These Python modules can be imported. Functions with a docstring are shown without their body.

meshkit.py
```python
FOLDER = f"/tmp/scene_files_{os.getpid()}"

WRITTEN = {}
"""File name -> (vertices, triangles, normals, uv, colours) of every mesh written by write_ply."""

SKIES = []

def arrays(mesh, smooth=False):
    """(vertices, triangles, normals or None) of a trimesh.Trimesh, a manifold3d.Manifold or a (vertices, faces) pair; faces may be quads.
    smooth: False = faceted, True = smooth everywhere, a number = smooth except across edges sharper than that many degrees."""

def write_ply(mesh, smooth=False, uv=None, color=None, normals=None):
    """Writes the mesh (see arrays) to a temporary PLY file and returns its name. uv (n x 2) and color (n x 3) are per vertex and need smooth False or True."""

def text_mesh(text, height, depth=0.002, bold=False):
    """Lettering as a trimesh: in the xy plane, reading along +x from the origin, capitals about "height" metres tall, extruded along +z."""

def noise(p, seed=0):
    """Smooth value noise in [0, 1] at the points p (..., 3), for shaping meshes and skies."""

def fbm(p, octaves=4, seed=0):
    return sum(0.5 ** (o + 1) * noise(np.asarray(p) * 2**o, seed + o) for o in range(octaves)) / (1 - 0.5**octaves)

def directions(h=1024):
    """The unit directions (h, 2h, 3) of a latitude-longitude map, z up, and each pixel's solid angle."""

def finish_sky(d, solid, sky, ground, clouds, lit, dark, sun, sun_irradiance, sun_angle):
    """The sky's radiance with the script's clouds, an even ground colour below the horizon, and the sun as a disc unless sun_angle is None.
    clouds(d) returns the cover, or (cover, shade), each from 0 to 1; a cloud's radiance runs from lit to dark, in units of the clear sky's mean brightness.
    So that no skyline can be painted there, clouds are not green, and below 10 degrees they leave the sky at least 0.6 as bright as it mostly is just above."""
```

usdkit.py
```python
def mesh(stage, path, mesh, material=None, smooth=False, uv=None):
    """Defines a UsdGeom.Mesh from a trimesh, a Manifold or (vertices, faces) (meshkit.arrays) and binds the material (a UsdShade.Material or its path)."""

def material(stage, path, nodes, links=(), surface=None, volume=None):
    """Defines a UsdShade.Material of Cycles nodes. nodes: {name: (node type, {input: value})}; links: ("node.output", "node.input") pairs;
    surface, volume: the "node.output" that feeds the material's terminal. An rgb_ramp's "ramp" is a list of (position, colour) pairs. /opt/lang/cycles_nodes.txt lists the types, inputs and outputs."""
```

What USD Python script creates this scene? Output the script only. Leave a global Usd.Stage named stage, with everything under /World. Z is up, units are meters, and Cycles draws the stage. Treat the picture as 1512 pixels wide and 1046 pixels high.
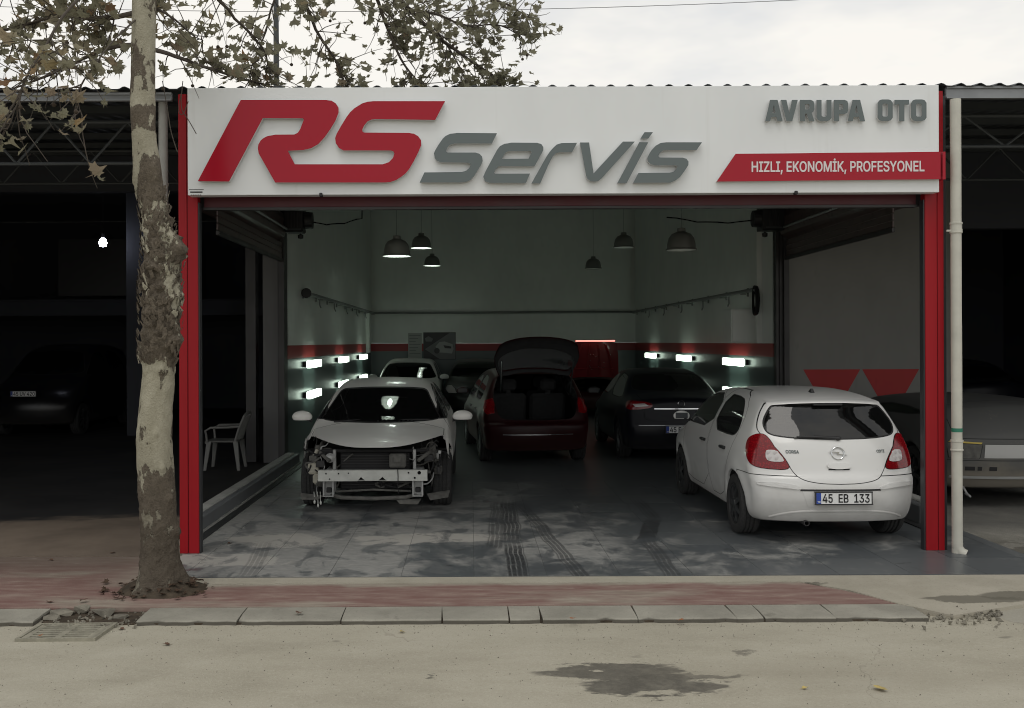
import math
import numpy as np
import trimesh
import shapely
from shapely.geometry import Polygon, LineString, Point, MultiPolygon, box as sbox
from scipy.ndimage import map_coordinates
import meshkit
import usdkit
from pxr import Gf, Sdf, Usd, UsdGeom, UsdLux, UsdShade, Vt

stage = Usd.Stage.CreateInMemory()
UsdGeom.SetStageUpAxis(stage, 'Z')
UsdGeom.SetStageMetersPerUnit(stage, 1.0)
UsdGeom.Xform.Define(stage, '/World')
UsdGeom.Scope.Define(stage, '/World/Looks')

# ------------------------------------------------------------------ camera, sky, sun, exposure
EYE = 1.92                                   # eye height above the workshop floor
FPX, WPX, HPX, VX, VY = 1450.0, 1512.0, 1046.0, 695.0, 505.0
ROLL = 0.0042
cam = UsdGeom.Camera.Define(stage, '/World/camera')
cam.CreateHorizontalApertureAttr(36.0)
cam.CreateVerticalApertureAttr(36.0 * 708 / 1024)
cam.CreateFocalLengthAttr(36.0 * FPX / WPX)
cam.CreateHorizontalApertureOffsetAttr((WPX / 2 - VX) / WPX * 36.0)
cam.CreateVerticalApertureOffsetAttr((VY - HPX / 2) / WPX * 36.0)
cam.CreateFStopAttr(0.0)
cam.CreateClippingRangeAttr(Gf.Vec2f(0.05, 3000))
cam.CreateExposureAttr(0.12)
_r = ROLL
_x, _y, _z = np.array([math.cos(_r), 0, -math.sin(_r)]), np.array([math.sin(_r), 0, math.cos(_r)]), np.array([0, -1, 0.])
_m = np.eye(4)
_m[0, :3], _m[1, :3], _m[2, :3], _m[3, :3] = _x, _y, _z, [0, 0, EYE]
UsdGeom.Xformable(cam).AddTransformOp().Set(Gf.Matrix4d(_m.tolist()))

SUN_AZ, SUN_EL = math.radians(200.0), math.radians(62.0)      # direction towards the sun: atan2(x, y)
SUN_DIR = np.array([math.sin(SUN_AZ) * math.cos(SUN_EL), math.cos(SUN_AZ) * math.cos(SUN_EL), math.sin(SUN_EL)])


class S:
    """A socket of a node graph, with arithmetic."""
    def __init__(s, g, name): s.g, s.name = g, name
    def _op(s, t, o, rev=False):
        a, b = (o, s) if rev else (s, o)
        return s.g('math', math_type=t, value1=a, value2=b).value
    def __add__(s, o): return s._op('add', o)
    __radd__ = __add__
    def __sub__(s, o): return s._op('subtract', o)
    def __rsub__(s, o): return s._op('subtract', o, True)
    def __mul__(s, o): return s._op('multiply', o)
    __rmul__ = __mul__
    def __truediv__(s, o): return s._op('divide', o)
    def __lt__(s, o): return s._op('less_than', o)
    def __gt__(s, o): return s._op('greater_than', o)


class N:
    def __init__(s, g, name): s.__dict__.update(g=g, nm=name)
    def __getattr__(s, out): return S(s.g, s.nm + '.' + out)


class G:
    """Collects nodes and links of one material."""
    def __init__(s): s.nodes, s.links, s.k = {}, [], 0
    def __call__(s, kind, **inputs):
        s.k += 1
        name = 'node%d' % s.k
        fixed = {}
        for a, b in inputs.items():
            if isinstance(b, S): s.links.append((b.name, name + '.' + a))
            elif b is not None: fixed[a] = b
        s.nodes[name] = (kind, fixed)
        return N(s, name)
    def pos(s): return s('geometry').position
    def obj(s): return s('texture_coordinate').object
    def noise(s, vec, scale, detail=3.0, rough=0.55, stretch=None, dist=0.0):
        if stretch is not None: vec = s('mapping', vector=vec, scale=stretch).vector
        return s('noise_texture', vector=vec, scale=scale, detail=detail, roughness=rough, distortion=dist).fac
    def ramp(s, fac, *stops): return s('rgb_ramp', ramp=list(stops), fac=fac).color
    def step(s, v, a, b, lo=0.0, hi=1.0):
        return s('map_range', range_type='smoothstep', value=v, from_min=a, from_max=b, to_min=lo, to_max=hi, clamp=True).result
    def mix(s, fac, a, b, t='mix'): return s('mix', mix_type=t, fac=fac, color1=a, color2=b).color
    def bump(s, height, dist=0.01, strength=0.5): return s('bump', height=height, distance=dist, strength=strength).normal
    def min(s, a, b): return s('math', math_type='minimum', value1=a, value2=b).value
    def max(s, a, b): return s('math', math_type='maximum', value1=a, value2=b).value
    def abs(s, a): return s('math', math_type='absolute', value1=a).value
    def principled(s, **k): return s('principled_bsdf', **k).BSDF
    def make(s, name, surface=None, volume=None):
        return usdkit.material(stage, '/World/Looks/' + name, s.nodes, s.links, surface=surface.name if surface else None, volume=volume.name if volume else None)


# sky: overcast, a pale cloud sheet with faint darker banks over the physical sky
g = G()
sk = g('sky_texture', sky_type='single_scattering', sun_disc=False, sun_elevation=SUN_EL, sun_rotation=SUN_AZ).color
d = g('texture_coordinate').generated
n1 = g.noise(d, 1.7, 5.0, 0.55, (1, 1, 2.4))
n2 = g.noise(d, 5.5, 4.0, 0.6, (1, 1, 3.0))
cl = g.ramp(n1 * 0.65 + n2 * 0.35, (0.36, (6.3, 6.45, 6.65)), (0.48, (7.6, 7.6, 7.5)), (0.60, (9.3, 9.0, 8.4)))
g.make('sky_look', surface=g('background_shader', color=g.mix(0.94, sk, cl), strength=0.1).background)
sky = UsdLux.DomeLight.Define(stage, '/World/sky')
UsdShade.MaterialBindingAPI.Apply(sky.GetPrim()).Bind(UsdShade.Material.Get(stage, '/World/Looks/sky_look'))
sky.GetPrim().SetCustomDataByKey('kind', 'structure')
sun = UsdLux.DistantLight.Define(stage, '/World/sun')
sun.CreateNormalizeAttr(True)
sun.CreateIntensityAttr(0.14)
sun.CreateAngleAttr(28.0)
sun.CreateColorAttr(Gf.Vec3f(1.0, 0.96, 0.90))
_f = SUN_DIR / np.linalg.norm(SUN_DIR)
_sx = np.cross([0, 0, 1.0], _f); _sx /= np.linalg.norm(_sx)
_sm = np.eye(4); _sm[0, :3], _sm[1, :3], _sm[2, :3] = _sx, np.cross(_f, _sx), _f
UsdGeom.Xformable(sun).AddTransformOp().Set(Gf.Matrix4d(_sm.tolist()))


# ------------------------------------------------------------------ helpers
def pt(px, py, D):
    """The point at depth D that the photograph shows at (px, py)."""
    a, b = px - VX, -(py - VY)
    c, s = math.cos(ROLL), math.sin(ROLL)
    return np.array([(a * c + b * s) * D / FPX, D, EYE + (b * c - a * s) * D / FPX])


def floor_pt(px, py, z=0.0):
    a, b = px - VX, -(py - VY)
    c, s = math.cos(ROLL), math.sin(ROLL)
    D = (z - EYE) * FPX / (b * c - a * s)
    return pt(px, py, D)


_taken = {}


def numbered(path):
    k = _taken.get(path, 0)
    _taken[path] = k + 1
    return path if k == 0 else '%s_%03d' % (path, k)


def tag(o, label=None, cat=None, group=None, kind=None):
    o = o.GetPrim() if hasattr(o, 'GetPrim') else o
    for k, v in (('label', label), ('category', cat), ('group', group), ('kind', kind)):
        if v: o.SetCustomDataByKey(k, v)
    return o


def xform(name, parent=None, loc=(0, 0, 0), rz=0.0, label=None, cat=None, group=None, kind=None):
    x = UsdGeom.Xform.Define(stage, numbered((str(parent.GetPath()) if parent else '/World') + '/' + name))
    if any(loc): x.AddTranslateOp().Set(Gf.Vec3d(*map(float, loc)))
    if rz: x.AddRotateZOp().Set(float(rz))
    return tag(x, label, cat, group, kind)


def put(name, mesh, mat, parent=None, smooth=False, label=None, cat=None, group=None, kind=None, normals=None):
    """ONE mesh prim under parent or /World."""
    path = numbered((str(parent.GetPath()) if parent else '/World') + '/' + name)
    if isinstance(mesh, list): mesh = trimesh.util.concatenate(mesh)
    m = usdkit.mesh(stage, path, mesh, UsdShade.Material.Get(stage, '/World/Looks/' + mat), smooth=smooth if normals is None else False)
    if normals is not None:
        m.CreateNormalsAttr(Vt.Vec3fArray.FromNumpy(np.asarray(normals, np.float32)))
        m.SetNormalsInterpolation('vertex')
    return tag(m, label, cat, group, kind)


def copy_of(src, loc, rz=0.0, label=None, group=None, scale=None):
    x = UsdGeom.Xform.Define(stage, numbered('/World/' + src.GetName().rsplit('_0', 1)[0]))
    x.GetPrim().GetReferences().AddInternalReference(src.GetPath())
    x.ClearXformOpOrder()
    api = UsdGeom.XformCommonAPI(x)
    api.SetTranslate(Gf.Vec3d(*map(float, loc)))
    api.SetRotate(Gf.Vec3f(0, 0, float(rz)))
    if scale: api.SetScale(Gf.Vec3f(*scale))
    x.GetPrim().SetInstanceable(True)
    return tag(x, label, None, group)


def bx(x0, x1, y0, y1, z0, z1, rz=0, about=None):
    m = trimesh.creation.box([abs(x1 - x0), abs(y1 - y0), abs(z1 - z0)])
    m.apply_translation([(x0 + x1) / 2, (y0 + y1) / 2, (z0 + z1) / 2])
    if rz: m.apply_transform(trimesh.transformations.rotation_matrix(math.radians(rz), [0, 0, 1], about if about is not None else m.bounds.mean(0)))
    return m


def bev(x0, x1, y0, y1, z0, z1, r=0.01):
    """Box with chamfered edges, as a hull."""
    c = []
    for x, sx in ((x0, 1), (x1, -1)):
        for y, sy in ((y0, 1), (y1, -1)):
            for z, sz in ((z0, 1), (z1, -1)):
                c += [(x + sx * r, y + sy * r, z), (x + sx * r, y, z + sz * r), (x, y + sy * r, z + sz * r)]
    return trimesh.convex.convex_hull(np.array(c))


def rot(m, ang, axis, about=(0, 0, 0)):
    m = m.copy()
    m.apply_transform(trimesh.transformations.rotation_matrix(math.radians(ang), axis, about))
    return m


def mov(m, x, y, z):
    m = m.copy(); m.apply_translation([x, y, z]); return m


def tube(points, r, n=8, closed=False):
    """Tube along a polyline; r a number or one per point."""
    P = np.asarray(points, float)
    R = np.full(len(P), r, float) if np.ndim(r) == 0 else np.asarray(r, float)
    T = np.gradient(P, axis=0)
    T /= np.maximum(np.linalg.norm(T, axis=1, keepdims=True), 1e-9)
    up = np.array([0, 0, 1.0]) if abs(T[0, 2]) < 0.9 else np.array([1.0, 0, 0])
    u = np.cross(T[0], up); u /= np.linalg.norm(u)
    V = []
    for i in range(len(P)):
        u = u - T[i] * (u @ T[i]); u /= max(np.linalg.norm(u), 1e-9)
        w = np.cross(T[i], u)
        a = np.arange(n) * 2 * np.pi / n
        V.append(P[i] + R[i] * (np.cos(a)[:, None] * u + np.sin(a)[:, None] * w))
    V = np.vstack(V)
    F = []
    for i in range(len(P) - 1):
        for j in range(n):
            a, b = i * n + j, i * n + (j + 1) % n
            F += [(a, b, b + n), (a, b + n, a + n)]
    k = len(V)
    V = np.vstack([V, P[0], P[-1]])
    for j in range(n):
        F += [(k, (j + 1) % n, j), (k + 1, (len(P) - 1) * n + j, (len(P) - 1) * n + (j + 1) % n)]
    return trimesh.Trimesh(V, np.array(F), process=False)


def lathe(profile, n=32):
    """Revolve (r, z) about z."""
    return trimesh.creation.revolve(np.array(profile, float), sections=n)


def extr(poly, y0, y1):
    """A polygon in (x, z), extruded along y from y0 to y1."""
    out = []
    for p in getattr(poly, 'geoms', [poly]):
        m = trimesh.creation.extrude_polygon(p, y1 - y0, engine='earcut')
        v = m.vertices.copy()
        m.vertices = np.stack([v[:, 0], y0 + v[:, 2], v[:, 1]], 1)
        m.invert()
        out.append(m)
    return trimesh.util.concatenate(out)


def chaikin(p, n=2, closed=True):
    p = np.asarray(p, float)
    for _ in range(n):
        q = np.roll(p, -1, 0) if closed else p[1:]
        a = p if closed else p[:-1]
        new = np.stack([a * .75 + q * .25, a * .25 + q * .75], 1).reshape(-1, p.shape[1])
        p = new if closed else np.vstack([p[:1], new, p[-1:]])
    return p


def textm(text, height, depth, bold=False, width=None):
    """Lettering standing in the xz plane, read from -y, its lower left at the origin; width squeezes it."""
    m = meshkit.text_mesh(text, height, depth, bold)
    if width:
        b = m.bounds
        m.apply_translation([-b[0, 0], 0, 0]); m.apply_scale([width / (b[1, 0] - b[0, 0]), 1, 1])
    v = m.vertices.copy()
    m.vertices = np.stack([v[:, 0], -v[:, 2], v[:, 1]], 1)
    return m


def plain(name, color, rough=0.6, spec=0.5, metal=0.0, coat=0.0, var=0.0, scale=3.0, bump=0.0, bscale=60.0):
    g = G()
    col = color
    kw = {}
    if var:
        n = g.noise(g.obj(), scale, 4.0, 0.6)
        c = np.array(color)
        col = g.ramp(n, (0.3, tuple(c * (1 - var))), (0.7, tuple(np.minimum(c * (1 + var), 0.95))))
        kw['roughness'] = g.step(n, 0.3, 0.7, rough * 0.85, min(1.0, rough * 1.15))
    else:
        kw['roughness'] = rough
    if bump:
        kw['normal'] = g.bump(g.noise(g.obj(), bscale, 3.0), bump, 0.6)
    return g.make(name, g.principled(base_color=col, specular_ior_level=spec, metallic=metal, coat_weight=coat, coat_roughness=0.06, **kw))
# ------------------------------------------------------------------ materials of the ground
Y_EDGE = 8.05            # front edge of the tiled floor
D1, D2, D3 = 8.95, 15.7, 29.4        # portal, hall front, hall back wall
XL, XR = -2.98, 4.93                 # side walls of the hall

g = G()
p = g.pos()
sep = g('separate_xyz', vector=p)
X, Y = sep.x, sep.y
big = g.noise(p, 0.55, 4.0, 0.6)
mid = g.noise(p, 2.3, 5.0, 0.65, (0.6, 1.4, 1))
fine = g.noise(p, 75.0, 3.0, 0.75)
agg = g('voronoi_texture', feature='f1', vector=p, scale=85.0).distance
base = g.ramp(big * 0.5 + mid * 0.5, (0.30, (0.285, 0.262, 0.205)), (0.5, (0.37, 0.345, 0.275)), (0.70, (0.435, 0.41, 0.335)))
base = g.mix(g.step(fine, 0.48, 0.80, 0, 0.55), base, (0.52, 0.49, 0.41))
base = g.mix(g.step(fine, 0.42, 0.22, 0, 0.5), base, (0.15, 0.14, 0.115))
# oil-damp patch on the road, ragged by noise
q = g('vector_math', math_type='add', vector1=p, vector2=g('vector_math', math_type='scale', vector1=g('noise_texture', vector=g('mapping', vector=p, scale=(1.0, 2.2, 1)).vector, scale=2.6, detail=6.0, roughness=0.66).color, scale=0.62).vector).vector
qs = g('separate_xyz', vector=q)
def blob(cx, cy, rx, ry, k=1.0):
    dx, dy = (qs.x - (cx + 0.31)) / rx, (qs.y - (cy + 0.31)) / ry
    return g.step(dx * dx + dy * dy, 1.18, 0.72, 0, k)
def spot(px, py, rx, ry, k=1.0, z=-0.06):
    c = floor_pt(px, py, z)
    return blob(c[0], c[1], rx, ry, k)
stain = g.max(g.max(spot(905, 992, 0.45, 0.13, 0.85), spot(960, 1012, 0.40, 0.16, 0.9)), g.max(spot(1050, 1000, 0.22, 0.05, 0.7), spot(838, 990, 0.2, 0.045, 0.6)))
stain = g.max(stain, g.max(spot(1092, 961, 0.10, 0.05, 0.6), spot(635, 1000, 0.035, 0.03, 0.7)))
dots = g.step(g.noise(p, 3.2, 2.0, 0.4, (1, 1.8, 1)), 0.73, 0.80, 0, 0.55)
stain = g.max(stain, dots)
wet = g.mix(g.step(g.noise(p, 9.0, 4.0, 0.7), 0.35, 0.75), (0.075, 0.07, 0.06), (0.15, 0.14, 0.115))
col = g.mix(stain, base, wet)
# worn darker wheel tracks far from kerb and a lighter dust line along it
dust = g.step(g.abs(Y - 6.72), 0.35, 0.0, 0, 0.30)
col = g.mix(dust, col, (0.41, 0.385, 0.31))
col = g.mix(g.step(agg, 0.22, 0.10, 0, 0.35), col, (0.17, 0.155, 0.125))
col = g.mix(g.step(g.noise(p, 0.35, 3.0, 0.5, (0.4, 1.4, 1)), 0.52, 0.66, 0, 0.30), col, (0.24, 0.215, 0.165))
# one long wandering crack on the right
ck = g.abs(X + (Y - 5.0) * 0.42 - 4.62 + (g.noise(p, 2.2, 4.0, 0.6) - 0.5) * 0.55)
ckm = g.step(ck, 0.016, 0.003, 0, 0.75) * g.step(Y, 7.05, 6.7)
col = g.mix(ckm, col, (0.09, 0.08, 0.065))
hair = g('voronoi_texture', feature='distance_to_edge', vector=g('vector_math', math_type='add', vector1=p, vector2=g('vector_math', math_type='scale', vector1=g('noise_texture', vector=p, scale=3.0, detail=4.0).color, scale=0.5).vector).vector, scale=0.42).distance
col = g.mix(g.step(hair, 0.004, 0.001, 0, 0.25) * g.step(big, 0.52, 0.62), col, (0.12, 0.105, 0.085))
side = g.step(X + (Y - 5.0) * 0.42 - 4.62 + (g.noise(p, 2.2, 4.0, 0.6) - 0.5) * 0.55, -0.01, 0.01, 0, 0.35)
col = g.mix(side, col, (0.30, 0.295, 0.27))
bh = fine * 0.5 + agg * 0.5 - ckm * 1.5
g.make('road_concrete', g.principled(base_color=col, roughness=g.step(stain, 0, 1, 0.88, 0.62), specular_ior_level=0.3, normal=g.bump(bh, 0.006, 0.55)))

g = G()
p = g.pos()
a = g.noise(p, 1.1, 5.0, 0.62, (0.5, 1.7, 1))
b = g.noise(p, 6.0, 4.0, 0.65, (0.5, 2.2, 1))
fine = g.noise(p, 90.0, 3.0, 0.7)
red = g.ramp(b, (0.3, (0.185, 0.10, 0.088)), (0.55, (0.24, 0.16, 0.137)), (0.72, (0.31, 0.235, 0.195)))
worn = g.ramp(b, (0.3, (0.25, 0.22, 0.175)), (0.7, (0.37, 0.34, 0.28)))
sx = g('separate_xyz', vector=p)
yy = sx.y + (g.noise(p, 1.7, 4.0, 0.6) - 0.5) * 0.30
w = g.max(g.step(a, 0.50, 0.68, 0, 0.75), g.step(yy, 7.76, 7.86) * g.step(sx.x, -3.2, -2.5))
w = g.max(w, g.step(yy, 8.2, 9.0, 0, 0.6))
w = g.max(w, g.step(sx.x + (a - 0.5) * 1.5 + sx.y * 0.8 - 6.0, 4.15, 4.35))
c = g.mix(w, red, worn)
c = g.mix(g.step(yy, 7.7, 8.8) * g.step(sx.x, -2.2, -3.2, 0, 0.6), c, (0.085, 0.062, 0.05))  # left rear part darkened: canopy and tree shade painted into the colour
c = g.mix(g.step(fine, 0.45, 0.2, 0, 0.4), c, (0.10, 0.08, 0.065))
mark = g.step(g.noise(p, 3.1, 3.0, 0.5, (0.7, 4.0, 1)), 0.70, 0.76, 0, 0.6)
c = g.mix(mark, c, (0.45, 0.40, 0.35))
g.make('red_pavement_look', g.principled(base_color=c, roughness=0.85, specular_ior_level=0.3, normal=g.bump(fine + b * 0.6, 0.006, 0.5)))

def concrete(name, lo, hi, scale=1.3, dark=(0.09, 0.08, 0.07), spots=0.6, rough=0.85, stretch=(1, 1, 1), damp=None):
    g = G()
    p = g.pos()
    a = g.noise(p, scale, 6.0, 0.65, stretch)
    f = g.noise(p, 70.0, 3.0, 0.7)
    c = g.ramp(a, (0.32, lo), (0.68, hi))
    c = g.mix(g.step(f, 0.45, 0.2, 0, 0.5), c, dark)
    c = g.mix(g.step(g.noise(p, scale * 2.7, 5.0, 0.7), 0.62, 0.74, 0, spots), c, dark)
    if damp:
        w = g('separate_xyz', vector=p); nn = g.noise(p, 4.0, 5.0, 0.65)
        for x, y, rx, ry in damp:
            dx, dy = (w.x - x + (nn - 0.5) * 0.35) / rx, (w.y - y + (nn - 0.5) * 0.22) / ry
            c = g.mix(g.step(dx * dx + dy * dy, 1.15, 0.8, 0, 0.8), c, (0.12, 0.112, 0.088))
    return g.make(name, g.principled(base_color=c, roughness=rough, specular_ior_level=0.3, normal=g.bump(f + a * 0.5, 0.006, 0.5)))
g = G()
p = g.pos()
a = g.noise(p, 2.0, 6.0, 0.65); f = g.noise(p, 70.0, 3.0, 0.7); sx = g('separate_xyz', vector=p)
c = g.ramp(a, (0.32, (0.23, 0.22, 0.185)), (0.68, (0.34, 0.325, 0.275)))
c = g.mix(g.step(f, 0.45, 0.2, 0, 0.5), c, (0.09, 0.08, 0.07))
c = g.mix(g.step(g.noise(p, 5.4, 5.0, 0.7), 0.60, 0.74, 0, 0.4), c, (0.10, 0.09, 0.075))
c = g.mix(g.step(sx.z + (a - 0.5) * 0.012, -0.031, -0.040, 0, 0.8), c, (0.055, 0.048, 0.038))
g.make('kerb_concrete', g.principled(base_color=c, roughness=0.88, specular_ior_level=0.3, normal=g.bump(f + a * 0.5, 0.006, 0.6)))
concrete('pale_screed', (0.33, 0.305, 0.245), (0.43, 0.40, 0.33), 1.5, spots=0.3, damp=((3.75, 7.36, 0.38, 0.10), (4.35, 7.45, 0.5, 0.12), (2.55, 7.78, 0.25, 0.05)))
g = G()
p = g.pos()
sx = g('separate_xyz', vector=p)
a = g.noise(p, 0.9, 6.0, 0.65); f = g.noise(p, 70.0, 3.0, 0.7); b = g.noise(p, 2.4, 6.0, 0.7, (0.5, 1.3, 1))
c = g.ramp(a, (0.32, (0.12, 0.095, 0.075)), (0.68, (0.20, 0.16, 0.125)))
c = g.mix(g.step(f, 0.45, 0.2, 0, 0.5), c, (0.07, 0.06, 0.05))
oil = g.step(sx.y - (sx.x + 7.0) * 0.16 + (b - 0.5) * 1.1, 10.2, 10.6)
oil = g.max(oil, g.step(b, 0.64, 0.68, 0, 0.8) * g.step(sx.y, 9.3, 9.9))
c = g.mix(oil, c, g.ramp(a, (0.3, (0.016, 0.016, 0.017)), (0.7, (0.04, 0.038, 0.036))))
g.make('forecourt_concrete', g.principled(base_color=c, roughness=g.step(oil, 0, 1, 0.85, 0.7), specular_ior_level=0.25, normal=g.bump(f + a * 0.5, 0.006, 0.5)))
g = G()
p = g.pos()
sx = g('separate_xyz', vector=p)
a = g.noise(p, 1.4, 6.0, 0.7, dist=0.4); f = g.noise(p, 80.0, 3.0, 0.75); b = g.noise(p, 3.5, 6.0, 0.7)
c = g.ramp(a, (0.32, (0.17, 0.165, 0.145)), (0.68, (0.36, 0.345, 0.30)))
c = g.mix(g.step(f, 0.46, 0.25, 0, 0.6), c, (0.08, 0.078, 0.07))
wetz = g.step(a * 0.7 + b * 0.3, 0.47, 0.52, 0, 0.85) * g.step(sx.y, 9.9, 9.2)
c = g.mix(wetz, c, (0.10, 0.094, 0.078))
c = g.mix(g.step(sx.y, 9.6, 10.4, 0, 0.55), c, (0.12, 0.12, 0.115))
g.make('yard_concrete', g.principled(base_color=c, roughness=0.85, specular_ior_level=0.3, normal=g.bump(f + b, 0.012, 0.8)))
concrete('rubble_concrete', (0.12, 0.11, 0.09), (0.28, 0.26, 0.21), 5.0, spots=0.4)
concrete('soil', (0.035, 0.028, 0.02), (0.085, 0.065, 0.045), 9.0, dark=(0.02, 0.016, 0.012))

# tiled workshop floor: grey tiles, chalky dust, black tyre tracks
g = G()
p = g.pos()
sx = g('separate_xyz', vector=p)
X, Y = sx.x, sx.y
rnd = g('white_noise_texture', vector=g('vector_math', math_type='floor', vector1=g('vector_math', math_type='scale', vector1=g('vector_math', math_type='subtract', vector1=p, vector2=(XL, Y_EDGE, -1.0)).vector, scale=1 / 0.6).vector).vector).value
n1 = g.noise(p, 0.8, 6.0, 0.62, (1.0, 0.8, 1), 0.6)
n2 = g.noise(p, 2.4, 6.0, 0.68, (1.0, 0.75, 1), 0.8)
n3 = g.noise(p, 14.0, 5.0, 0.7, (0.7, 1.4, 1))
tile = g.mix(rnd, (0.070, 0.078, 0.084), (0.098, 0.106, 0.11))
dusty = g.step(n1 * 0.55 + n2 * 0.45 - (X - 0.5) * 0.028 - g.abs(Y - 9.3) * 0.03, 0.39, 0.55)
flakes = g.step(n2, 0.43, 0.47)
dusty = dusty * (0.45 + flakes * 0.55)
c = g.mix(dusty * 0.62, tile, g.ramp(n3, (0.3, (0.26, 0.26, 0.245)), (0.7, (0.44, 0.43, 0.40))))
def wedge(x, y, rx, ry):
    dx, dy = (X - x + (n2 - 0.5) * 1.2) / rx, (Y - y + (n1 - 0.5) * 0.9) / ry
    return g.step(dx * dx + dy * dy, 1.1, 0.75)
pale = g.max(wedge(-2.15, 8.65, 0.55, 0.28), g.max(wedge(-1.9, 9.55, 0.5, 0.35), wedge(-0.4, 9.6, 0.75, 0.3)))
c = g.mix(pale * (0.4 + 0.6 * g.step(n2, 0.40, 0.50)) * 0.75, c, (0.40, 0.385, 0.35))
c = g.mix(g.step(n2, 0.40, 0.33, 0, 0.45), c, (0.055, 0.06, 0.064))
c = g.mix(g.step(g.noise(p, 5.2, 4.0, 0.6, (0.6, 1.6, 1)), 0.66, 0.70, 0, 0.75), c, (0.022, 0.023, 0.024))
def track(a, b, w, k, ribs=True, y0=8.0, y1=11.2):
    A, B = floor_pt(*a), floor_pt(*b)
    s = (B[0] - A[0]) / (B[1] - A[1])
    off = X - A[0] - (Y - A[1]) * s + (g.noise(p, 1.2, 2.0) - 0.5) * 0.10
    m = g.step(g.abs(off), w, w - 0.02) * g.step(Y + (n2 - 0.5) * 0.5, min(A[1], B[1]) - 0.12, min(A[1], B[1]) + 0.05) * g.step(Y + (n2 - 0.5) * 0.8, max(A[1], B[1]) + 0.15, max(A[1], B[1]) - 0.35)
    if ribs:
        r = g('math', math_type='pingpong', value1=off + 5.0, value2=0.0215).value
        m = m * g.step(r, 0.0035, 0.0075, 0.15, 1.0)
    return m * k * g.step(n3, 0.25, 0.55, 0.35, 1.0) * g.step(n2, 0.30, 0.6, 0.6, 1.0)
t = g.max(track((768, 852), (756, 800), 0.095, 0.95), track((756, 800), (752, 738), 0.10, 0.85))
t = g.max(t, track((730, 808), (735, 742), 0.085, 0.6))
t = g.max(t, track((860, 852), (770, 745), 0.085, 0.7))
t = g.max(t, track((995, 852), (955, 795), 0.09, 0.6))
t = g.max(t, g.max(track((955, 795), (965, 765), 0.10, 0.9, False), track((965, 765), (940, 735), 0.09, 0.7)))
t = g.max(t, track((365, 850), (395, 800), 0.09, 0.35))
c = g.mix(t, c, (0.020, 0.021, 0.023))
c = g.mix(g.step(Y, 9.5, 14.5, 0, 0.35), c, (0.10, 0.11, 0.112))
rough = g.step(dusty + pale, 0, 1, 0.34, 0.8)
g.make('floor_tile_look', g.principled(base_color=c, roughness=rough, specular_ior_level=0.45, normal=g.bump(n3 * 0.6 + n2 * 0.4, 0.004, 0.35)))
plain('grout', (0.11, 0.115, 0.115), 0.9)

# ------------------------------------------------------------------ ground
KR = -2.2                     # the kerb runs at a slight angle to the shop front
def ground_sheet(name, pts, z, mat, kind='structure', sub=None):
    poly = Polygon(pts)
    m = trimesh.creation.extrude_polygon(poly, 0.02, engine='earcut')
    m.apply_translation([0, 0, z - 0.02])
    return put(name, m, mat, kind=kind)

road = trimesh.Trimesh([[-700, -700, -0.06], [700, -700, -0.06], [700, 900, -0.06], [-700, 900, -0.06]], [[0, 1, 2], [0, 2, 3]], process=False)
put('road', road, 'road_concrete', kind='structure')

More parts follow.
